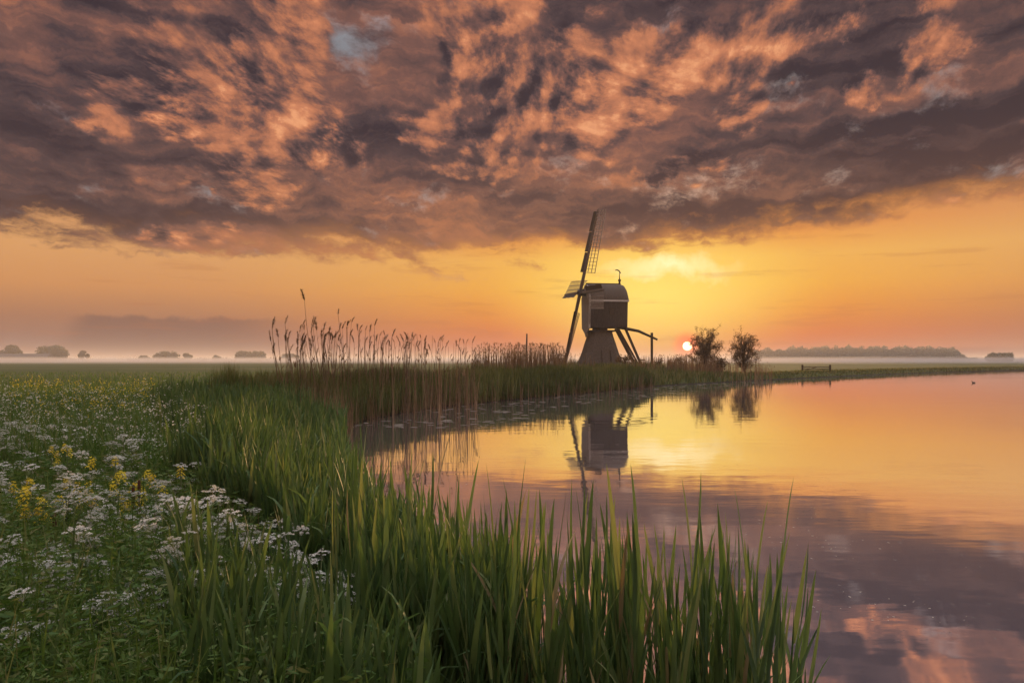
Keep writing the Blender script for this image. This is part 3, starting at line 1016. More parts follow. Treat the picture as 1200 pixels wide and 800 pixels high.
# far trees: trunk plus a crown of leaf clumps
def far_tree(px, Y, top, wpx, label, seed, name='distant_tree', lobes=7):
    rn = np.random.default_rng(seed)
    x, y, z = on_ground(px, Y)
    h = EYE + (HZ - top) / FPX * Y - z
    rw = wpx / FPX * Y / 2 * 1.3
    root = empty(name, (x, y, z))
    tag(root, label, 'tree', 'trees in the misty distance')
    MB().tube([(0, 0, -0.2), (0.1, 0, h * 0.3), (0.0, 0.1, h * 0.6)], [h * 0.03, h * 0.022, h * 0.01], 7).build('trunk', M['bark'], root, smooth=True)
    bag = Bag()
    for i in range(lobes + 4):
        a_ = rn.uniform(0, 2 * np.pi)
        u = rn.random()
        zc_ = h * (0.36 + 0.50 * u)
        rr_ = rw * 0.72 * math.sqrt(max(0.05, 1 - (2 * u - 0.75) ** 2)) * rn.uniform(0.3, 1.0)
        rl = rw * rn.uniform(0.22, 0.40)
        c = np.array([rr_ * math.cos(a_), rr_ * math.sin(a_), min(zc_, h - rl * 0.9)])
        n = 330
        C = c + rand_dirs(n, rn) * rn.random((n, 1)) ** 0.5 * rl * np.array([1.1, 1.1, 0.9])
        A = rand_dirs(n, rn)
        B = np.cross(A, rand_dirs(n, rn))
        s = np.minimum(0.95, rw * 0.12) * rn.uniform(0.5, 1.4, (n, 1))
        bag.quads(C, A * s, B * s, rn.random(n))
    tag(bag.build('crown', M['leaf'], root, smooth=False), kind='stuff')


far_tree(14, 640, 404, 22, 'distant misty tree cut off by the left picture edge', 1)
far_tree(66, 640, 404, 36, 'widest distant tree, behind the long barn on the left', 2, lobes=10)
far_tree(97, 660, 410.5, 11, 'small round distant tree standing alone right of the barn', 3, lobes=5)
far_tree(195, 760, 411.5, 26, 'broad distant tree in the middle of the left horizon', 4, lobes=8)
far_tree(219, 760, 414, 12, 'small distant tree just right of the broad one on the horizon', 5, lobes=5)
far_tree(169, 800, 416.5, 14, 'low faint distant tree left of the broad one on the horizon', 6, lobes=5)
far_tree(253, 780, 416, 9, 'tiny distant bush-like tree left of the reed clump', 7, lobes=4)
far_tree(283, 760, 411, 20, 'distant tree seen left of the tall reed stems', 8, lobes=7)
far_tree(302, 760, 411, 20, 'distant tree seen through the leftmost reed stems', 9, lobes=7)
far_tree(340, 800, 414, 22, 'distant tree veiled behind the reed stems', 10, lobes=6)
far_tree(1174, 520, 413.5, 28, 'dark distant tree near the right picture edge', 12, lobes=9)
far_tree(1140, 900, 419, 10, 'faint little tree between the wood and the right edge', 13, lobes=4)

# far wood on the right: one mass
bag = Bag()
rn = np.random.default_rng(77)
wood_trunks = MB()
for i in range(190):
    px = 886 + 242 * ((i * 0.61803) % 1.0)
    Y = rn.uniform(760, 860)
    f = (px - 886) / 242
    top = 408.6 - 1.6 * math.sin(f * 3.1) + rn.normal(0, 1.3) + 2.0 * math.sin(px * 0.33) * math.sin(px * 0.13 + 1) + (5.5 * max(0, f - 0.93) / 0.07) + (2.0 if f < 0.15 else 0)
    x, y, z = on_ground(px, Y)
    h = EYE + (HZ - top) / FPX * Y - z
    rw = rn.uniform(3.0, 5.2)
    wood_trunks.tube([(x, y, z - 0.3), (x, y, z + h * 0.7)], [0.35, 0.15], 5)
    n = 260
    dr = rand_dirs(n, rn) * rn.random((n, 1)) ** 0.4 * np.array([rw, rw, h * 0.40])
    C = np.array([x, y, z + h * 0.60]) + dr
    n2_ = 110
    C2 = np.array([x, y, z]) + np.stack([rn.normal(0, rw * .8, n2_), rn.normal(0, rw * .8, n2_), rn.uniform(0, h * 0.6, n2_)], -1)
    C = np.concatenate([C, C2])
    A = rand_dirs(len(C), rn)
    B = np.cross(A, rand_dirs(len(C), rn))
    s = rn.uniform(0.5, 1.3, (len(C), 1))
    bag.quads(C, A * s, B * s, rn.random(len(C)))
wood = bag.build('distant_wood', M['leaf'], smooth=False)
tag(wood, 'long dark wood fading into mist on the right horizon', 'wood', kind='stuff')
tag(wood_trunks.build('trunks', M['bark'], wood, smooth=True), kind='stuff')

# low scrub line along the horizon on the left
bag = Bag()
for i in range(70):
    px = rn.choice([18.0, 75.0, 60.0, 180.0, 210.0, 290.0, 250.0, 330.0]) + rn.normal(0, 16)
    Y = rn.uniform(680, 860)
    x, y, z = on_ground(px, Y)
    n = 60
    C = np.array([x, y, z + 1.6]) + rand_dirs(n, rn) * rn.random((n, 1)) ** 0.4 * np.array([7, 4, rn.uniform(1.4, 4.2)])
    A = rand_dirs(n, rn)
    B = np.cross(A, rand_dirs(n, rn))
    s = rn.uniform(0.5, 1.1, (n, 1))
    bag.quads(C, A * s, B * s, rn.random(n))
tag(bag.build('distant_scrub', M['leaf'], smooth=False), 'faint line of scrub along the misty left horizon', 'scrub', kind='stuff')

# long low barn on the left horizon
M['barn_wall'] = rough_mat('barn_wall', (0.10, 0.075, 0.065), (0.16, 0.12, 0.10), 1.0, 0.9)
M['barn_roof'] = rough_mat('barn_roof', (0.075, 0.065, 0.060), (0.12, 0.10, 0.095), 1.0, 0.85)
bx_, by_, bz_ = on_ground(28, 610)
barn = empty('barn', (bx_, by_, bz_), rad(4))
tag(barn, 'long low barn with a shallow roof on the far left horizon', 'barn')
MB().box(-30, 23, -7, 7, 0, 3.6).build('wall', M['barn_wall'], barn)
MB().add([(-30.6, -7.8, 3.45), (23.6, -7.8, 3.45), (23.6, 0, 7.3), (-30.6, 0, 7.3), (-30.6, 7.8, 3.45), (23.6, 7.8, 3.45), (-30.6, 0, 3.4), (23.6, 0, 3.4)],
         [(0, 1, 2, 3), (3, 2, 5, 4), (0, 3, 4, 6), (1, 7, 5, 2), (0, 6, 7, 1), (6, 4, 5, 7)]).build('roof', M['barn_roof'], barn)
for i in range(4):
    MB().box(-22 + i * 11, -18.6 + i * 11, -7.08, -6.9, 0, 2.3).build('door', M['timber'], barn)

# gate on the right bank
gx_, gy_, gz_ = on_ground(956.5, 77)
gate = empty('field_gate', (gx_, gy_, gz_), rad(-4))
tag(gate, 'low wooden field gate between two posts on the right bank', 'gate')
for x in (-1.52, 1.52):
    MB().beam((x, 0, -0.2), (x, 0, 0.86), 0.17).build('gate_post', M['timber'], gate)
for z in (0.24, 0.43, 0.64):
    MB().beam((-1.43, 0, z), (1.43, 0, z - 0.02), 0.05, 0.085).build('rail', M['timber'], gate)
MB().beam((-1.36, 0.05, 0.22), (0.2, 0.05, 0.64), 0.04, 0.07).build('diagonal_brace', M['timber'], gate)

# lone post behind the reeds, left of the mill
p_ = on_ground(617, 58)
post = MB().tube([(0, 0, -0.3), (0.01, 0, 2.0), (0.03, 0, EYE + (HZ - 391) / FPX * 58 - p_[2])], [0.085, 0.075, 0.065], 8).build('wooden_pole', M['timber'], smooth=True)
post.location = p_
tag(post, 'thin upright wooden pole above the reeds left of the windmill', 'pole')

# duck on the water
M['duck'] = rough_mat('duck_plumage', (0.030, 0.024, 0.020), (0.085, 0.065, 0.050), 20, 0.8)
dk = at(1141, 51, z=0.0)
sec = [(-0.21, 0.075, 0.015), (-0.17, 0.07, 0.04), (-0.08, 0.05, 0.085), (0.02, 0.045, 0.095), (0.10, 0.06, 0.075), (0.135, 0.11, 0.045), (0.15, 0.17, 0.034), (0.165, 0.21, 0.042), (0.20, 0.22, 0.040), (0.235, 0.205, 0.020), (0.28, 0.195, 0.010)]
duck = MB().tube([(x, 0, z) for x, z, r in sec], [r for x, z, r in sec], 10).build('duck', M['duck'], smooth=True)
duck.location = dk
duck.rotation_euler = (0, 0, rad(160))
duck.scale = (0.62, 0.62, 0.62)
tag(duck, 'small dark duck floating alone on the right side of the water', 'duck')

# ------------------------------------------------------------------ where things grow
def flower_line(y):
    """Land left of this x carries the flowery herbs, right of it the young reed."""
    return -0.55 - 0.56 * (y - 2.2)


def scatter(n, x0, x1, y0, y1, test, dens_pow=0.0):
    """Random points in a rectangle that pass the test; denser towards the viewer when dens_pow > 0."""
    x = rng.uniform(x0, x1, n)
    u = rng.random(n)
    if dens_pow:
        y = y0 * (y1 / y0) ** u
    else:
        y = y0 + (y1 - y0) * u
    k = test(x, y)
    return x[k], y[k]


def wedge(n, y0, y1, px0, px1, test=None, mode='log'):
    """Points spread evenly over the ground seen between two bearings."""
    u = rng.random(n)
    if mode == 'log':
        y = y0 * (y1 / y0) ** u
    else:
        y = np.sqrt(y0 ** 2 + (y1 ** 2 - y0 ** 2) * u)
    px = rng.uniform(px0, px1, n)
    x = (px - 600) / FPX * y
    if test is not None:
        k = test(x, y)
        x, y = x[k], y[k]
    return x, y


# ------------------------------------------------------------------ single young reed shoots of the foreground
def leaf_mesh(name, L, w, lean, bend, seed):
    """One reed leaf: folded along the midrib, curving outwards along +x."""
    rg = random.Random(seed)
    n = 7
    vs, fs = [], []
    p = Vector((0, 0, 0))
    tl = lean
    side = Vector((0, 1, 0))
    for i in range(n + 1):
        s = i / n
        d = Vector((math.sin(tl), 0, math.cos(tl)))
        nrm = Vector((math.cos(tl), 0, -math.sin(tl)))
        ww = w * min(1.0, 0.5 + 2.4 * s) * max(0.0, 1 - s) ** 0.6 / 2
        tw = side * math.cos(0.5 * s) + nrm * math.sin(0.5 * s)
        if i < n:
            vs += [p - tw * ww - nrm * ww * 0.35, p, p + tw * ww - nrm * ww * 0.35]
        else:
            vs.append(p)
        p = p + d * (L / n)
        tl += bend / n * (0.4 + 1.2 * s)
    for i in range(n - 1):
        a = i * 3
        fs += [(a, a + 1, a + 4, a + 3), (a + 1, a + 2, a + 5, a + 4)]
    a = (n - 1) * 3
    fs += [(a, a + 1, a + 3), (a + 1, a + 2, a + 3)]
    return MB().add(vs, fs).mesh(name, M['reed_obj'], True)


LEAVES = [leaf_mesh('leaf', L, w, le, be, i) for i, (L, w, le, be) in enumerate([
    (0.46, 0.034, 0.08, 0.08), (0.52, 0.040, 0.13, 0.10), (0.40, 0.030, 0.18, 0.16), (0.55, 0.042, 0.20, 0.20), (0.48, 0.036, 0.27, 0.30),
    (0.44, 0.028, 0.32, 0.9), (0.50, 0.032, 0.34, 1.7), (0.38, 0.026, 0.12, 0.05), (0.58, 0.032, 0.10, 0.12)])]
DEAD_LEAVES = []
for me_ in LEAVES[2:7]:
    c_ = me_.copy()
    c_.materials.clear()
    c_.materials.append(M['straw'])
    DEAD_LEAVES.append(c_)
STALKS = []
for i in range(6):
    rg = random.Random(100 + i)
    pts = [Vector((0, 0, -0.1))]
    for j in range(6):
        pts.append(pts[-1] + Vector((rg.gauss(0, 0.008), rg.gauss(0, 0.008), 0.20)))
    STALKS.append((MB().tube(pts, [0.0065, 0.0062, 0.0058, 0.0052, 0.0045, 0.0036, 0.0022], 5).mesh('reed_shoot', M['reed_obj'], True), pts))


def reed_shoot(x, y, height, label, group, rg, lean=None, nleaf=6):
    sm, pts = rg.choice(STALKS)
    z = min(float(ground_z(x, y)), 0.35)
    k = height / 1.45
    o = bpy.data.objects.new('reed_shoot', sm)
    COL.objects.link(o)
    tl = lean if lean is not None else rg.gauss(0, 0.06)
    o.location = (x, y, max(z, -0.25))
    k2 = (height - min(0.0, z)) / 1.58
    o.scale = (k2, k2, k2)
    o.rotation_euler = (rg.gauss(0, 0.05), tl, rg.uniform(0, 0.6))
    tag(o, label, 'reed', group)
    a0 = rg.uniform(0, 6.28)
    for j in range(nleaf):
        f = 0.30 + 0.70 * j / (nleaf - 1)
        i = min(5, int(f * 6))
        p = pts[i].lerp(pts[i + 1], f * 6 - i)
        me = LEAVES[rg.choice((0, 7, 8) if j >= nleaf - 2 else (0, 1, 2, 3, 4, 4, 3, 5) if j > 1 else (3, 4, 5, 6, 2))]
        if rg.random() < (0.22 if j < 2 else 0.03):
            me = rg.choice(DEAD_LEAVES)
        lf = bpy.data.objects.new('leaf', me)
        COL.objects.link(lf)
        lf.parent = o
        lf.location = p
        s = rg.uniform(0.75, 1.15)
        lf.scale = (s, s * rg.uniform(0.85, 1.2), s)
        lf.rotation_euler = (rg.gauss(0, 0.05), rg.gauss(-0.04, 0.05) if j < nleaf - 1 else -0.08, a0 + j * 2.6 + rg.gauss(0, 0.5))
    return o


rg = random.Random(4)
# right-hand end of the clump: (column, distance, tip height above water)
special = [
    (862, 2.55, 1.20, 'tallest reed shoot near the right end of the foreground clump, its tip spear-like', 0.0),
    (903, 2.5, 1.14, 'second tall reed shoot, just right of the tallest one', 0.04),
    (915, 2.2, 0.86, 'rightmost reed shoot, leaning out over the open water', 0.20),
    (620, 2.95, 1.18, 'tallest reed shoot of the middle foreground clump', -0.02),
    (488, 3.4, 0.95, 'tall reed shoot at the left end of the dense foreground reeds', 0.03),
]
for px, Y, hgt, lab, ln in special:
    reed_shoot((px - 600) / FPX * Y, Y, hgt, lab, 'young reed shoots in the foreground', rg, ln, 7)
for i in range(98):
    Y = rg.uniform(2.05, 2.75)
    px = rg.uniform(735, 915)
    hmax = (EYE - (0.225 + 0.05 * abs(math.sin(px * 0.05))) * Y) * rg.uniform(0.80, 1.08)
    reed_shoot((px - 600) / FPX * Y, Y, hmax, 'young green reed shoot in the thin stand on the right, water showing between stems', 'thin reed stand on the right', rg)
for i in range(130):
    Y = rg.uniform(2.05, 3.0)
    px = rg.uniform(555, 745)
    hmax = (EYE - (0.195 + 0.05 * abs(math.sin(px * 0.043))) * Y) * rg.uniform(0.72, 1.06)
    reed_shoot((px - 600) / FPX * Y, Y, hmax, 'young green reed shoot in the dense middle of the foreground reeds', 'dense middle foreground reeds', rg)
for i in range(85):
    Y = rg.uniform(2.2, 4.4)
    px = rg.uniform(400, 575)
    if shore_dist((px - 600) / FPX * Y, Y) < -0.45:
        continue
    hmax = (1.05 + 0.1 * (Y - 2)) * rg.uniform(0.75, 1.05)
    reed_shoot((px - 600) / FPX * Y, Y, hmax, 'young green reed shoot left of the middle, at the bottom of the picture', 'left foreground reeds', rg)

# ------------------------------------------------------------------ the mass of young reed along the near bank
bag = Bag()


def reed_mass(x, y, hmin, hmax, leaves, wid, bagx, nseg=4, zoff=0.0):
    n = len(x)
    z0 = np.clip(ground_z(x, y), -0.2, 0.6) + zoff
    hh = rng.uniform(hmin, hmax, n)
    lz = rng.normal(0, 0.09, n)
    laz = rng.uniform(0, 2 * np.pi, n)
    tone = np.clip(rng.normal(0.42, 0.22, n), 0, 1)
    base = np.stack([x, y, z0 - 0.05], -1)
    bagx.blades(base, laz, hh, np.full(n, wid * 0.35), lz, rng.normal(0, 0.05, n), 3, shape='stem', rnd=tone)
    for j in range(leaves):
        f = 0.15 + 0.62 * (j + rng.random(n)) / leaves
        b_ = np.stack([x + np.cos(laz) * np.sin(lz) * hh * f, y + np.sin(laz) * np.sin(lz) * hh * f, z0 + hh * f * np.cos(lz)], -1)
        L = hh * rng.uniform(0.30, 0.50, n)
        droop = np.where(rng.random(n) < 0.12, rng.uniform(0.8, 1.9, n), rng.uniform(0.0, 0.35, n))
        bagx.blades(b_, rng.uniform(0, 2 * np.pi, n), L, wid * rng.uniform(0.7, 1.25, n), rng.uniform(0.06, 0.27, n), droop, nseg,
                    twist=rng.normal(0, 0.5, n), rnd=np.clip(tone + rng.normal(0, 0.12, n), 0, 1))


def reed_zone(x, y):
    sd_ = shore_dist(x, y)
    edge = flower_line(y) + 0.25 * np.sin(y * 2.1) + 0.15 * np.sin(y * 5.3)
    return (sd_ > -0.28) & (x > edge) & (y < 19)


x, y = wedge(9000, 2.3, 6.0, 60, 640, lambda x, y: reed_zone(x, y) & ~((x > 0.0) & (y < 2.9)) & ~((y < 3.3) & (x < -0.2 * y)))
reed_mass(x, y, 0.55, 0.92, 5, 0.027, bag, 5)
x, y = wedge(1000, 1.75, 3.2, 200, 500, lambda x, y: shore_dist(x, y) > 0.1)
reed_mass(x, y, 0.32, 0.72, 5, 0.024, bag, 5)
x, y = wedge(170, 1.75, 3.4, 0, 220, lambda x, y: shore_dist(x, y) > 0.1)
reed_mass(x, y, 0.25, 0.60, 4, 0.018, bag, 5)
x, y = wedge(11500, 5.5, 19.0, 40, 420, reed_zone)
reed_mass(x, y, 0.50, 0.86, 5, 0.028, bag, 4)
o = bag.build('young_reed', M['reed'])
bagd = Bag()
x, y = wedge(1900, 2.1, 16.0, 60, 930, lambda x, y: (shore_dist(x, y) > -0.7) & (x > flower_line(y) - 0.3) & ~((y < 2.6) & (x > 1.05)))
n = len(x)
z0 = np.maximum(-0.05, ground_z(x, y))
bagd.blades(np.stack([x, y, z0], -1), rng.uniform(0, 6.28, n), rng.uniform(0.25, 0.75, n), rng.uniform(0.004, 0.010, n), np.abs(rng.normal(0, 0.22, n)), np.where(rng.random(n) < 0.3, rng.uniform(0.8, 2.0, n), rng.uniform(0, 0.3, n)), 5, shape='stem')
tag(bagd.build('dead_stems_in_reed', M['dead']), 'brown dead stems and bent straws among the near reeds', 'reeds', kind='stuff')
tag(o, 'dense green young reed covering the near bank', 'reed bed', kind='stuff')

# ------------------------------------------------------------------ herbs and grass on the left
bag = Bag()


def herb_zone(x, y):
    return (shore_dist(x, y) > 0.3) & (x < flower_line(y) + 0.5)


x, y = wedge(26000, 1.55, 7.0, -220, 480, lambda x, y: herb_zone(x, y) | ((y < 3.4) & (x < -0.2 * y)))
n = len(x)
z0 = ground_z(x, y)
bag.blades(np.stack([x, y, z0], -1), rng.uniform(0, 6.28, n), rng.uniform(0.22, 0.62, n), rng.uniform(0.004, 0.011, n), rng.uniform(0, 0.4, n), rng.uniform(0.1, 1.3, n), 5, twist=rng.normal(0, 0.4, n), shape='grass')
x, y = wedge(4300, 1.5, 6.0, -200, 480, lambda x, y: herb_zone(x, y) | ((y < 3.4) & (x < -0.2 * y)))
n = len(x)
z0 = ground_z(x, y)
bag.blades(np.stack([x, y, z0], -1), rng.uniform(0, 6.28, n), rng.uniform(0.35, 0.72, n), rng.uniform(0.010, 0.022, n), rng.uniform(0, 0.25, n), rng.uniform(0.0, 0.7, n), 5, twist=rng.normal(0, 0.4, n))
x, y = wedge(31000, 6.0, 24.0, -220, 420, herb_zone)
n = len(x)
z0 = ground_z(x, y)
bag.blades(np.stack([x, y, z0], -1), rng.uniform(0, 6.28, n), rng.uniform(0.35, 0.95, n), rng.uniform(0.012, 0.028, n), rng.uniform(0, 0.4, n), rng.uniform(0.1, 1.0, n), 4, shape='grass')
x, y = wedge(16000, 20.0, 75.0, -60, 700, lambda x, y: shore_dist(x, y) > 0.6)
n = len(x)
z0 = ground_z(x, y)
bag.blades(np.stack([x, y, z0], -1), rng.uniform(0, 6.28, n), rng.uniform(0.12, 0.34, n), rng.uniform(0.03, 0.08, n), rng.uniform(0, 0.5, n), rng.uniform(0.1, 0.9, n), 3, shape='grass')
o = bag.build('meadow_grass', M['grass'])
tag(o, 'rough green grass between the flowers and across the meadow', 'grass', kind='stuff')

# ferny herb foliage: many small leaflets
bag = Bag()
x, y = wedge(9000, 1.7, 9.0, -220, 430, lambda x, y: herb_zone(x, y) | ((y < 3.4) & (x < -0.2 * y)))
for j in range(14):
    n = len(x)
    z0 = ground_z(x, y)
    C = np.stack([x + rng.normal(0, 0.10, n), y + rng.normal(0, 0.10, n), z0 + rng.uniform(0.12, 0.58, n)], -1)
    A = rand_dirs(n)
    A[:, 2] *= 0.5
    B = np.cross(A, rand_dirs(n))
    s = rng.uniform(0.006, 0.016, (n, 1)) * (1 + (y[:, None] - 2) * 0.08)
    bag.quads(C, A * s * 1.6, B * s * 0.6, rng.random(n))
tag(bag.build('herb_foliage', M['grass'], smooth=False), 'ferny green herb leaves under the white flowers', 'foliage', kind='stuff')


# ------------------------------------------------------------------ cow parsley
def umbel_mesh(seed, nray=11, R=0.042):
    rg = random.Random(seed)
    vs, fs = [], []
    for i in range(nray):
        a = i * 2.39996
        r = R * math.sqrt((i + 0.5) / nray)
        c = Vector((r * math.cos(a), r * math.sin(a), 0.036 - 9.0 * r * r + rg.gauss(0, 0.004)))
        # stalklet
        k = len(vs)
        vs += [(0.0007, 0, -0.01), (-0.0007, 0.0005, -0.01), tuple(c)]
        fs.append((k, k + 1, k + 2))
        for j in range(13):
            b_ = j * 2.39996
            rr_ = 0.0105 * math.sqrt((j + 0.4) / 13)
            q = c + Vector((rr_ * math.cos(b_), rr_ * math.sin(b_), 0.004 - 25 * rr_ * rr_ + rg.gauss(0, 0.001)))
            s = rg.uniform(0.0022, 0.0036)
            t1 = rg.uniform(0, 6.28)
            tz = rg.gauss(0, 0.5)
            u = Vector((math.cos(t1), math.sin(t1), tz)) * s
            v = Vector((-math.sin(t1), math.cos(t1), rg.gauss(0, 0.5))) * s
            k = len(vs)
            vs += [tuple(q - u), tuple(q - v), tuple(q + u), tuple(q + v)]
            fs.append((k, k + 1, k + 2, k + 3))
    return MB().add(vs, fs).mesh('umbel', M['white_petal'])


UMB = [umbel_mesh(i, n_, r_) for i, (n_, r_) in enumerate(((11, 0.040), (14, 0.048), (9, 0.034), (12, 0.044)))]


def parsley_proto(seed):
    """Branching stem plus the places of its umbels."""
    rg = random.Random(seed)
    mb = MB()
    tops = []
    main = [Vector((0, 0, -0.03))]
    for j in range(5):
        main.append(main[-1] + Vector((rg.gauss(0, 0.012), rg.gauss(0, 0.012), 0.14)))
    mb.tube(main, [0.005, 0.0045, 0.004, 0.0035, 0.003, 0.0022], 5)
    tops.append((main[-1], Vector((rg.gauss(0, .1), rg.gauss(0, .1), 1))))
    for j in range(rg.randint(3, 5)):
        f = rg.uniform(0.45, 0.9)
        i = int(f * 5)
        p = main[i].lerp(main[i + 1], f * 5 - i)
        a = rg.uniform(0, 6.28)
        q = p + Vector((math.cos(a) * rg.uniform(0.06, 0.13), math.sin(a) * rg.uniform(0.06, 0.13), rg.uniform(0.10, 0.24)))
        mb.tube([p, p.lerp(q, 0.5) + Vector((math.cos(a), math.sin(a), 0)) * 0.015, q], [0.0025, 0.002, 0.0014], 4)
        tops.append((q, Vector((math.cos(a) * 0.35, math.sin(a) * 0.35, 1))))
    return mb.mesh('cow_parsley', M['herb_stem'], True), tops


PARS = [parsley_proto(40 + i) for i in range(7)]


def cow_parsley(x, y, h, label, group, rg):
    me, tops = rg.choice(PARS)
    o = bpy.data.objects.new('cow_parsley', me)
    COL.objects.link(o)
    o.location = (x, y, float(ground_z(x, y)))
    k = h / 0.78
    o.scale = (k, k, k)
    o.rotation_euler = (rg.gauss(0, 0.06), rg.gauss(0, 0.06), rg.uniform(0, 6.28))
    tag(o, label, 'flower', group)
    for p, d in tops:
        u = bpy.data.objects.new('umbel', rg.choice(UMB))
        COL.objects.link(u)
        u.parent = o
        u.location = p
        s = rg.uniform(0.6, 1.35) / k
        u.scale = (s, s, s)
        e = d.to_track_quat('Z', 'Y').to_euler()
        u.rotation_euler = (e.x, e.y, rg.uniform(0, 6.28))


rg = random.Random(9)
spots = [
    # (column, distance, row of the flower heads)
    (342, 3.1, 604), (318, 3.1, 606), (303, 3.2, 607), (276, 3.4, 601), (240, 3.6, 620), (252, 3.7, 612), (310, 2.9, 636), (332, 2.85, 640),
    (372, 2.75, 628), (388, 2.7, 652), (398, 2.6, 690), (345, 2.6, 663), (360, 2.65, 668), (305, 2.8, 664), (255, 3.2, 664), (222, 3.3, 640), (200, 3.3, 634), (188, 3.3, 648),
    (150, 3.6, 606), (147, 3.7, 598), (115, 3.9, 568), (108, 3.9, 574), (190, 2.7, 705), (160, 2.7, 700), (330, 2.7, 690), (310, 2.7, 708), (125, 3.0, 665), (135, 3.0, 662),
    (28, 3.0, 668), (45, 3.2, 650), (60, 3.2, 632), (85, 3.2, 628), (30, 3.3, 640), (24, 2.8, 690), (80, 2.8, 680), (75, 2.9, 672), (170, 3.0, 660), (100, 3.1, 650),
]
for px, Y, row in spots:
    x_ = (px - 600) / FPX * Y
    zt_ = EYE + (HZ - row) / FPX * Y
    cow_parsley(x_, Y, max(0.3, zt_ - float(ground_z(x_, Y))), 'white cow parsley blooming among the grass at the bottom left', 'near cow parsley', rg)
cnt = 0
while cnt < 74:
    Y = 2.6 * (8.0 / 2.6) ** rg.random()
    px = rg.uniform(-20, 330)
    x_ = (px - 600) / FPX * Y
    if not herb_zone(np.array([x_]), np.array([Y]))[0] or (px > 230 and Y > 4):
        continue
    cow_parsley(x_, Y, rg.uniform(0.50, 0.82), 'white cow parsley in the flowery strip along the left picture edge', 'cow parsley along the left edge', rg)
    cnt += 1

cnt = 0
while cnt < 24:
    Y = rg.uniform(2.2, 3.6)
    px = rg.uniform(20, 420)
    x_ = (px - 600) / FPX * Y
    row = rg.uniform(640, 725)
    h_ = EYE + (HZ - row) / FPX * Y - float(ground_z(x_, Y))
    if h_ < 0.28 or shore_dist(x_, Y) < 0.3:
        continue
    cow_parsley(x_, Y, h_, 'small white cow parsley low between the grass blades near the bottom edge', 'low cow parsley near the bottom edge', rg)
    cnt += 1

# distant flowers: flecks in one mass
bag = Bag()
x, y = wedge(5200, 6.0, 17.0, -200, 240, lambda x, y: (shore_dist(x, y) > 0.5) & (x < flower_line(y) + 0.2) & (np.sin(x * 1.7 + 0.6 * y) * np.sin(y * 1.1 - x) + 0.6 * np.sin(x * 4.1) * np.sin(y * 3.3) + rng.normal(0, 0.35, len(x)) > 0.25))
n = len(x)
top = ground_z(x, y) + rng.uniform(0.35, 0.90, n)
for j in range(5):
    C = np.stack([x + rng.normal(0, 0.030, n), y + rng.normal(0, 0.03, n), top + rng.normal(0, 0.014, n)], -1)
    A = rand_dirs(n)
    A[:, 2] *= 0.35
    B = np.cross(A, rand_dirs(n))
    s = rng.uniform(0.006, 0.014, (n, 1)) * (0.8 + 0.03 * y[:, None])
    bag.quads(C, A * s, B * s, rng.random(n))
tag(bag.build('distant_white_flowers', M['white_stuff'], smooth=False), 'haze of small white flowers farther along the left bank', 'flowers', kind='stuff')
bag = Bag()
x, y = wedge(900, 9.0, 21.0, 10, 180, lambda x, y: (shore_dist(x, y) > 0.5) & (x < flower_line(y) + 0.6) & (np.sin(x * 2.1) * np.sin(y * 0.9 + 1) > 0.0))
n = len(x)
top = ground_z(x, y) + rng.uniform(0.45, 0.9, n)
for j in range(4):
    C = np.stack([x + rng.normal(0, 0.02, n), y + rng.normal(0, 0.02, n), top + rng.normal(0, 0.03, n)], -1)
    A = rand_dirs(n)
    B = np.cross(A, rand_dirs(n))
    s = rng.uniform(0.006, 0.013, (n, 1)) * (0.8 + 0.03 * y[:, None])
    bag.quads(C, A * s, B * s, rng.random(n))
tag(bag.build('distant_yellow_flowers', M['yellow_stuff'], smooth=False), 'haze of small yellow flowers at the far end of the flower strip', 'flowers', kind='stuff')


# ------------------------------------------------------------------ yellow flowering rape
def raceme_mesh(seed):
    rg = random.Random(seed)
    vs, fs = [], []
    for j in range(26):
        f = j / 26
        a = j * 2.39996
        r = 0.026 * (1 - 0.55 * f) + rg.gauss(0, 0.003)
        c = Vector((r * math.cos(a), r * math.sin(a), -0.03 + 0.075 * f + rg.gauss(0, 0.004)))
        nrm = Vector((math.cos(a), math.sin(a), 0.8 + f)).normalized()
        u = nrm.orthogonal().normalized()
        v = nrm.cross(u)
        for q in range(4):
            b_ = q * math.pi / 2 + rg.uniform(0, 0.5)
            w = u * math.cos(b_) + v * math.sin(b_)
            x_ = u * -math.sin(b_) + v * math.cos(b_)
            k = len(vs)
            s = rg.uniform(0.0065, 0.009)
            vs += [tuple(c), tuple(c + w * s * 0.7 - x_ * s * 0.45), tuple(c + w * s * 1.2 + nrm * 0.001), tuple(c + w * s * 0.7 + x_ * s * 0.45)]
            fs.append((k, k + 1, k + 2, k + 3))
    return MB().add(vs, fs).mesh('flower_head', M['yellow_petal'])


RAC = [raceme_mesh(i) for i in range(3)]


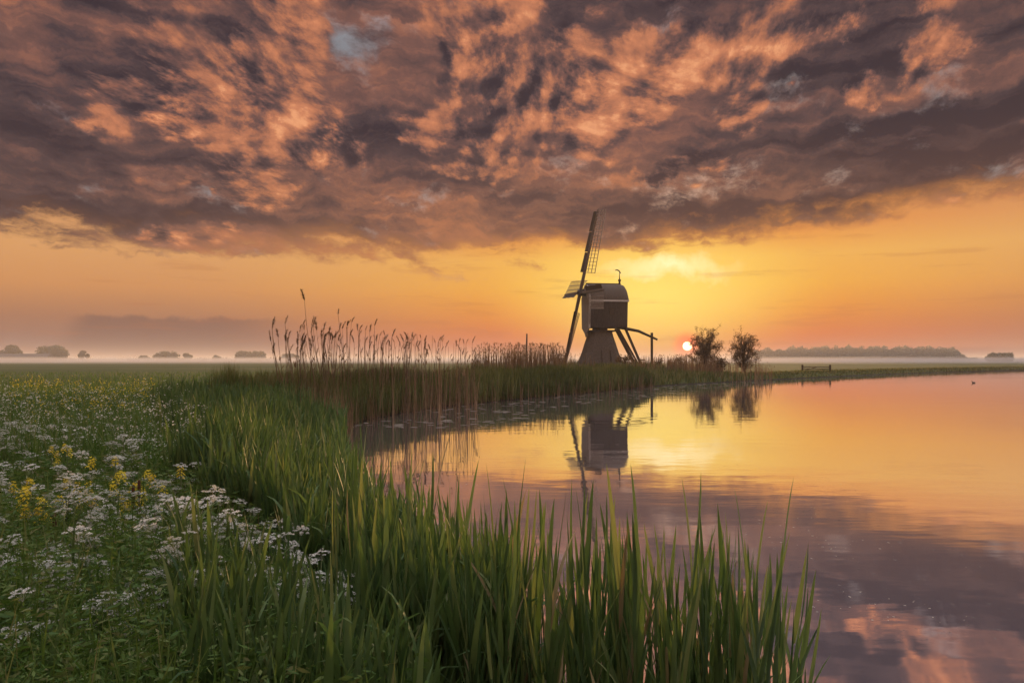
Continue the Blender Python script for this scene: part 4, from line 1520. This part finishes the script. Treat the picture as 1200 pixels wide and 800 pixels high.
def rape(px, Y, row, label, rg, heads=3):
    x_ = (px - 600) / FPX * Y
    zt_ = EYE + (HZ - row) / FPX * Y
    gz_ = float(ground_z(x_, Y))
    h = zt_ - gz_
    mb = MB()
    tops = [Vector((0, 0, h))]
    mb.tube([(0, 0, -0.03), (0.01, 0, h * 0.5), (0, 0, h)], [0.005, 0.004, 0.002], 5)
    for j in range(heads - 1):
        a = rg.uniform(0, 6.28)
        q = Vector((math.cos(a) * rg.uniform(0.03, 0.09), math.sin(a) * 0.05, h - rg.uniform(0.03, 0.16)))
        mb.tube([(0, 0, h * 0.55), (q.x * 0.8, q.y * 0.8, h * 0.72), q], [0.003, 0.0025, 0.0015], 4)
        tops.append(q)
    o = mb.build('yellow_flower', M['herb_stem'], smooth=True)
    o.location = (x_, Y, gz_)
    tag(o, label, 'flower', 'yellow flowers on the left')
    for p in tops:
        u = bpy.data.objects.new('flower_head', rg.choice(RAC))
        COL.objects.link(u)
        u.parent = o
        u.location = p
        s = rg.uniform(0.8, 1.25) * (0.8 if Y > 5 else 1)
        u.scale = (s, s, s)
        u.rotation_euler = (rg.gauss(0, .2), rg.gauss(0, .2), rg.uniform(0, 6.28))


for px, Y, row, lab, k in [
    (212, 4.4, 553, 'rightmost yellow flower, alone beside the green reeds', 1),
    (172, 4.5, 556, 'yellow flower with dense heads just left of the rightmost one', 3),
    (163, 4.3, 572, 'low yellow flower beside the brown cattail spikes', 3),
    (143, 4.4, 560, 'tall yellow flower in the middle of the yellow group', 3),
    (135, 4.6, 541, 'topmost pair of yellow heads in the yellow group', 2),
    (133, 4.3, 573, 'yellow flower low in the middle of the yellow group', 2),
    (107, 4.7, 543, 'small yellow flower above the large white umbel', 2),
    (78, 4.2, 566, 'bushy yellow flower left of the large white umbel', 4),
    (35, 4.2, 568, 'yellow flower near the left edge, beside white umbels', 3),
    (28, 3.9, 580, 'large yellow flower lower down near the left edge', 3),
    (16, 4.3, 572, 'yellow flower at the very left edge of the picture', 2),
    (50, 3.9, 590, 'yellow flower below the bushy one on the left', 4),
    (106, 4.1, 584, 'yellow flower right under the large white umbel', 3),
    (150, 4.2, 590, 'faint low yellow flower under the middle of the yellow group', 3),
    (190, 4.4, 575, 'small yellow flower between the cattails and the reeds', 2),
    (60, 5.6, 527, 'yellow flower in the upper row on the left', 3),
    (75, 5.6, 525, 'yellow flower in the upper row, right one', 3),
    (22, 2.75, 716, 'single bright yellow flower low at the left edge', 2),
]:
    rape(px, Y, row, lab, rg, k)

# ------------------------------------------------------------------ old cattail spikes
for px, Y, row, lab in [(156, 4.2, 568, 'left one of the two brown cattail spikes beside the yellow flowers'), (163, 4.2, 562, 'right one of the two brown cattail spikes beside the yellow flowers'),
                        (101, 3.6, 615, 'brown cattail spike among white umbels on the left'), (182, 3.8, 601, 'thin brown cattail spike right of the yellow flowers'),
                        (64, 3.7, 600, 'dark brown cattail spike below the bushy yellow flower'), (372, 2.9, 712, 'pale cattail stub low among the reeds at the bottom')]:
    x_ = (px - 600) / FPX * Y
    gz_ = float(ground_z(x_, Y))
    h = EYE + (HZ - row) / FPX * Y - gz_
    o = MB().tube([(0, 0, -0.03), (0.004, 0.003, h * 0.6), (0.0, 0, h)], [0.005, 0.0045, 0.003], 5).build('cattail', M['dead_obj'], smooth=True)
    o.location = (x_, Y, gz_)
    tag(o, lab, 'cattail', 'old cattails on the left')
    MB().tube([(0, 0, h - 0.11), (0, 0, h - 0.104), (0, 0, h - 0.05), (0.001, 0, h - 0.004), (0.001, 0, h)], [0.003, 0.0085, 0.0095, 0.0085, 0.002], 8).build('spike', M['cattail'], o, smooth=True)

# ------------------------------------------------------------------ broad dock leaves at the bottom left
M['dock'] = leaf_mat('dock_leaf', [(0.0, (0.045, 0.10, 0.018)), (1.0, (0.075, 0.14, 0.026))], 0.4, 0.45, attr=False)


def dock_leaf():
    vs, fs = [], []
    n = 8
    for i in range(n + 1):
        s = i / n
        w = 0.055 * math.sin(math.pi * min(1, s * 0.92 + 0.06)) ** 0.8
        z, xx = 0.22 * s - 0.06 * s * s, 0.10 * s * s
        wob = 0.006 * math.sin(i * 2.2)
        vs += [(xx, -w, z + 0.02 + wob), (xx - 0.004, 0, z), (xx, w, z + 0.02 - wob)]
    for i in range(n):
        a = 3 * i
        fs += [(a, a + 1, a + 4, a + 3), (a + 1, a + 2, a + 5, a + 4)]
    return MB().add(vs, fs).mesh('leaf', M['dock'], True)


DL = dock_leaf()
for px, Y, row, lab in [(85, 2.55, 790, 'broad dock leaves at the bottom left corner'), (52, 2.7, 705, 'broad rounded leaves left of the pale seed head'), (80, 2.75, 712, 'broad rounded leaves right of the yellow flower'), (200, 2.5, 735, 'broad dock leaves under the lowest white umbels')]:
    x_ = (px - 600) / FPX * Y
    gz_ = float(ground_z(x_, Y))
    h = max(0.1, EYE + (HZ - row) / FPX * Y - gz_ - 0.16)
    o = MB().tube([(0, 0, -0.02), (0, 0, h)], [0.006, 0.004], 5).build('dock_plant', M['herb_stem'], smooth=True)
    o.location = (x_, Y, gz_)
    tag(o, lab, 'plant', 'broad-leaved plants at the bottom left')
    for j in range(5):
        u = bpy.data.objects.new('leaf', DL)
        COL.objects.link(u)
        u.parent = o
        u.location = (0, 0, h * rg.uniform(0.5, 1.0))
        u.rotation_euler = (rg.gauss(0, .2), rg.uniform(0.0, 0.5), j * 1.3 + rg.gauss(0, .3))
        s = rg.uniform(0.7, 1.1)
        u.scale = (s, s, s)

# ------------------------------------------------------------------ tall dead reed stems on the bank
def plume_mesh(seed):
    rn_ = np.random.default_rng(seed)
    bg_ = Bag()
    n = 46
    t_ = rn_.random(n)
    base_ = np.stack([0.10 * t_ ** 1.5, rn_.normal(0, 0.006, n), t_ * 0.20], -1)
    bg_.blades(base_, rn_.normal(0.0, 0.9, n), rn_.uniform(0.06, 0.13, n) * (1 - 0.4 * t_), rn_.uniform(0.012, 0.024, n), rn_.uniform(0.3, 1.0, n), rn_.uniform(0.6, 1.6, n), 3, rnd=rn_.random(n))
    return bg_.mesh('plume', M['dead_obj'])


PLUME = [plume_mesh(i) for i in range(4)]
DSTEM = []
for i in range(6):
    rgs = random.Random(60 + i)
    pts = [Vector((0, 0, -0.05))]
    cv_ = rgs.uniform(0.0, 0.05)
    for j in range(8):
        pts.append(pts[-1] + Vector((cv_ * (j / 8) ** 2 * 0.6 + rgs.gauss(0, 0.003), rgs.gauss(0, 0.004), 0.125)))
    DSTEM.append((MB().tube(pts, [0.0046 - 0.00034 * j for j in range(9)], 5).mesh('dead_reed', M['dead_obj'], True), pts))
strap = Bag()
strap.blades(np.zeros((1, 3)), np.zeros(1), np.array([0.22]), np.array([0.011]), np.array([0.5]), np.array([1.3]), 5)
STRAP = strap.mesh('dry_leaf', M['dead_obj'])


def dead_reed(px, Y, row, label, rg, lean=None, plume=True):
    x_ = (px - 600) / FPX * Y
    gz_ = max(0.0, float(ground_z(x_, Y)))
    h = EYE + (HZ - row) / FPX * Y - gz_
    me, pts = rg.choice(DSTEM)
    o = bpy.data.objects.new('dead_reed', me)
    COL.objects.link(o)
    ln = rg.gauss(-0.03, 0.05) if lean is None else lean
    o.location = (x_ - math.sin(ln) * h, Y, gz_)
    o.rotation_euler = (rg.gauss(0, 0.04), ln, rg.choice((0, 0, 0, 3.1)) + rg.gauss(0, 0.5) if lean is None else rg.gauss(0, 0.3))
    if abs(o.rotation_euler.z) > 1.5:
        o.rotation_euler.y = -ln
        o.rotation_euler.x = 0
        o.location.x = x_ - math.sin(ln) * h
    kx = 2.0 + rg.random() * 0.8
    o.scale = (kx, kx, h)
    tag(o, label, 'reed', 'tall dead reed stems')
    if plume:
        u = bpy.data.objects.new('plume', rg.choice(PLUME))
        COL.objects.link(u)
        u.parent = o
        u.location = pts[-1] - Vector((0, 0, 0.02))
        s = rg.uniform(0.6, 1.25)
        u.scale = (s / kx, s / kx, s / h)
        u.rotation_euler = (0, 0, rg.gauss(0, 0.7))
    for j in range(rg.randint(0, 2)):
        u = bpy.data.objects.new('dry_leaf', STRAP)
        COL.objects.link(u)
        u.parent = o
        i = rg.randint(3, 7)
        u.location = pts[i]
        u.scale = (1 / kx * 1.2, 1 / kx * 1.2, 1 / h * 1.2)
        u.rotation_euler = (0, 0, rg.uniform(0, 6.28))


rg = random.Random(21)
for px, Y, row, lab, ln in [
    (354, 17.2, 341, 'tallest dead reed with a drooping plume, leaning left', -0.14), (387, 17.0, 356, 'second tallest dead reed, bent plume, leaning left', -0.20),
    (327, 17.5, 369, 'dead reed leaning left at the left side of the clump', -0.22), (347, 17.3, 376, 'dead reed between the two tallest, slightly shorter', -0.12),
    (312, 17.5, 382, 'leftmost plumed dead reed, leaning well to the left', -0.30), (481, 21.5, 389, 'dead reed with a bushy plume right of the main clump', 0.02),
    (426, 19.5, 379, 'dead reed with upright plume in the middle of the clump', -0.05)]:
    dead_reed(px, Y, row, lab, rg, ln)
for i in range(185):
    f = rg.random()
    px = 310 + 245 * f ** 0.85
    Y = 16.6 + 8.5 * f + rg.uniform(-0.6, 1.6)
    env = 382 + 22 * max(0, f - 0.35) / 0.65
    row = env + rg.gauss(4, 8) + (rg.uniform(0, 22) if rg.random() < 0.35 else 0)
    dead_reed(px, Y, row, 'thin brown dead reed stem in the tall clump on the bank', rg, None if f > 0.25 else rg.gauss(-0.16, 0.09), rg.random() < 0.85)

# shorter dead reed tuft left of the mill: a mass
bag = Bag()


def dead_mass(n, px0, px1, y0, y1, row0, row1, plume=0.8):
    px = rng.uniform(px0, px1, n)
    y = rng.uniform(y0, y1, n)
    x = (px - 600) / FPX * y
    z0 = np.maximum(0, ground_z(x, y))
    edge = np.clip(np.minimum((px - px0) / 14, (px1 - px) / 14), 0, 1) ** 0.5
    tip = EYE + (HZ - (row1 - (row1 - row0) * rng.random(n) ** 0.8)) / FPX * y
    h = (tip - z0) * (0.72 + 0.28 * edge)
    az = rng.uniform(0, 6.28, n)
    ln = np.abs(rng.normal(0, 0.09, n))
    b_ = np.stack([x, y, z0], -1)
    w = y * 0.00085
    bag.blades(b_, az, h, w, ln, rng.uniform(0, 0.15, n), 4, shape='stem')
    m = rng.random(n) < plume
    tp = np.stack([x + np.cos(az) * np.sin(ln + 0.05) * h, y + np.sin(az) * np.sin(ln + 0.05) * h, z0 + h * 0.98 - 0.08], -1)[m]
    for j in range(3):
        k = len(tp)
        bag.blades(tp, rng.uniform(0, 6.28, k), rng.uniform(0.10, 0.26, k), rng.uniform(0.02, 0.045, k), rng.uniform(0.1, 0.6, k), rng.uniform(0.3, 1.2, k), 3)


dead_mass(700, 553, 662, 40, 47, 400, 422)
dead_mass(420, 590, 664, 50, 58, 402, 420)
dead_mass(260, 735, 800, 60, 70, 414, 428, 0.3)
dead_mass(200, 640, 700, 56, 62, 412, 428, 0.4)
dead_mass(300, 330, 560, 17.5, 26, 412, 440, 0.2)
dead_mass(300, 780, 905, 52, 66, 420, 432, 0.2)
dead_mass(480, 782, 846, 62, 74, 413, 427, 0.2)
tag(bag.build('dead_reed_tufts', M['dead']), 'low brown tufts of dead reed along the far bank', 'reeds', kind='stuff')

# ------------------------------------------------------------------ green fringe of the far bank
bag = Bag()


def shore_points(n, s0, s1, d0, d1):
    """Points along the shoreline between vertex indices s0..s1, d0..d1 metres inland."""
    seg = SHORE[s0:s1 + 1]
    L = np.hypot(*(seg[1:] - seg[:-1]).T)
    c = np.concatenate([[0], np.cumsum(L)])
    # spread by apparent size: nearer parts get more
    u = rng.random(n) ** 1.4 * c[-1]
    k = np.clip(np.searchsorted(c, u) - 1, 0, len(L) - 1)
    f = (u - c[k]) / L[k]
    p = seg[k] + (seg[k + 1] - seg[k]) * f[:, None]
    d = (seg[k + 1] - seg[k]) / L[k][:, None]
    nrm = np.stack([-d[:, 1], d[:, 0]], -1)
    off = rng.uniform(d0, d1, n)
    q = p + nrm * off[:, None]
    return q[:, 0], q[:, 1]


x, y = shore_points(15000, 11, 16, -0.35, 3.4)
n = len(x)
z0 = np.maximum(-0.1, ground_z(x, y))
hh = rng.uniform(0.62, 1.15, n) * (1 + 0.16 * np.sin(x * 0.9 + 1) * np.sin(y * 0.5) + 0.13 * np.sin(x * 2.7) * np.sin(y * 1.9 + 2) + 0.08 * np.sin(x * 6.1 + y * 3.3))
tone = np.clip(0.45 + 0.2 * np.sin(x * 0.5 + y * 0.3) + 0.18 * np.sin(x * 1.7 - y * 1.1) + rng.normal(0, 0.18, n), 0, 1)
for j in range(3):
    az = rng.uniform(0, 6.28, n)
    bag.blades(np.stack([x + rng.normal(0, .05, n), y + rng.normal(0, .05, n), z0 + 0.12 * j], -1), az, hh - 0.1 * j, 0.00125 * y * rng.uniform(0.7, 1.3, n), np.abs(rng.normal(0, 0.10, n)), rng.uniform(0, 0.5, n), 3, rnd=tone)
# reddish dead stalks along the foot of the fringe
x, y = shore_points(1300, 10, 16, -0.5, 0.4)
n = len(x)
tag(bag.build('bank_reed_fringe', M['bank_grass']), 'green reed fringe along the far waterline', 'reed bed', kind='stuff')
bag = Bag()
bag.blades(np.stack([x, y, np.full(n, -0.05)], -1), rng.uniform(0, 6.28, n), rng.uniform(0.5, 1.15, n), 0.0009 * y, np.abs(rng.normal(0, 0.12, n)), rng.uniform(0, 0.3, n), 3, shape='stem')
x, y = wedge(420, 13, 18.5, 330, 400, lambda x, y: (shore_dist(x, y) > -0.5) & (shore_dist(x, y) < 1.6))
n = len(x)
bag.blades(np.stack([x, y, np.full(n, 0.0)], -1), rng.uniform(0, 6.28, n), rng.uniform(0.8, 1.5, n), np.full(n, 0.013), np.abs(rng.normal(0, 0.12, n)), rng.uniform(0, 0.3, n), 3, shape='stem')
tag(bag.build('dead_stalks', M['dead']), 'reddish dead stalks at the foot of the reed fringe', 'reeds', kind='stuff')
# bank beyond the mill: low rough grass thinning to the right
bag = Bag()
x, y = shore_points(15000, 16, 21, -0.2, 5.0)
n = len(x)
z0 = np.maximum(-0.05, ground_z(x, y))
hh = rng.uniform(0.35, 0.80, n) * np.where(y > 52, np.clip(1 - (y - 52) / 18, 0.42, 1), 1)
bag.blades(np.stack([x, y, z0], -1), rng.uniform(0, 6.28, n), hh, 0.0016 * y * rng.uniform(0.7, 1.3, n), np.abs(rng.normal(0, 0.2, n)), rng.uniform(0, 0.7, n), 3)
x, y = wedge(9000, 36, 66, 540, 800, lambda x, y: shore_dist(x, y) > 2.5, 'area')
n = len(x)
pat = np.sin(x * 0.8 + 0.5) * np.sin(y * 0.45) + 0.6 * np.sin(x * 2.1 + y) 
bag.blades(np.stack([x, y, ground_z(x, y)], -1), rng.uniform(0, 6.28, n), rng.uniform(0.30, 0.8, n) * (1 + 0.3 * pat), 0.0015 * y * rng.uniform(0.7, 1.3, n), np.abs(rng.normal(0, 0.2, n)), rng.uniform(0, 0.7, n), 3)
tag(bag.build('bank_grass', M['bank_grass']), 'rough grass on the low bank around the windmill and to its right', 'grass', kind='stuff')

# ------------------------------------------------------------------ floating flecks
M['fleck'] = rough_mat('floating_fleck', (0.22, 0.17, 0.13), (0.38, 0.32, 0.26), 30, 0.8)
V, F = [], []
sx, sy = shore_points(750, 11, 17, -4.5, -0.1)
for i in range(len(sx)):
    L = 0.015 + 0.11 * random.random() ** 2.5 * (1 + sy[i] * 0.02)
    w = L * random.uniform(0.2, 0.6)
    a = random.gauss(0, 0.4)
    c, s = math.cos(a), math.sin(a)
    k = len(V)
    for u, v in ((-1, 0), (-.5, -1), (.5, -1), (1, 0), (.5, 1), (-.5, 1)):
        V.append((sx[i] + (u * L * c - v * w * s), sy[i] + (u * L * s + v * w * c), 0.004 + 0.001 * random.random()))
    F.append(tuple(range(k, k + 6)))
fl = np_mesh('floating_flecks', V, F, M['fleck'])
tag(link(bpy.data.objects.new('floating_flecks', fl)), 'pale bits of reed and foam floating along the far bank', 'debris', kind='stuff')

# ------------------------------------------------------------------ morning haze
def vol_mat(name, col, dens, aniso):
    m, t, out = new_mat(name)
    v = t.node('ShaderNodeVolumePrincipled')
    v.inputs['Color'].default_value = (*col, 1)
    v.inputs['Density'].default_value = dens
    v.inputs['Anisotropy'].default_value = aniso
    t.l.new(v.outputs[0], out.inputs['Volume'])
    try:
        m.cycles.homogeneous_volume = True
    except Exception:
        pass
    return m


hz = MB().box(-6400, 6400, -6400, 6400, -2.2, 19.0).build('haze', vol_mat('haze', (0.96, 0.93, 0.92), 0.0005, 0.2))
tag(hz, 'thin morning haze filling the air over the whole meadow', kind='stuff')

# low ground mist lying over the far fields
ms = MB().box(-1900, 1900, 230, 2300, 0.05, 3.1).build('ground_mist', vol_mat('ground_mist', (0.97, 0.94, 0.93), 0.0036, 0.1))
tag(ms, 'low white ground mist lying over the distant fields', kind='stuff')
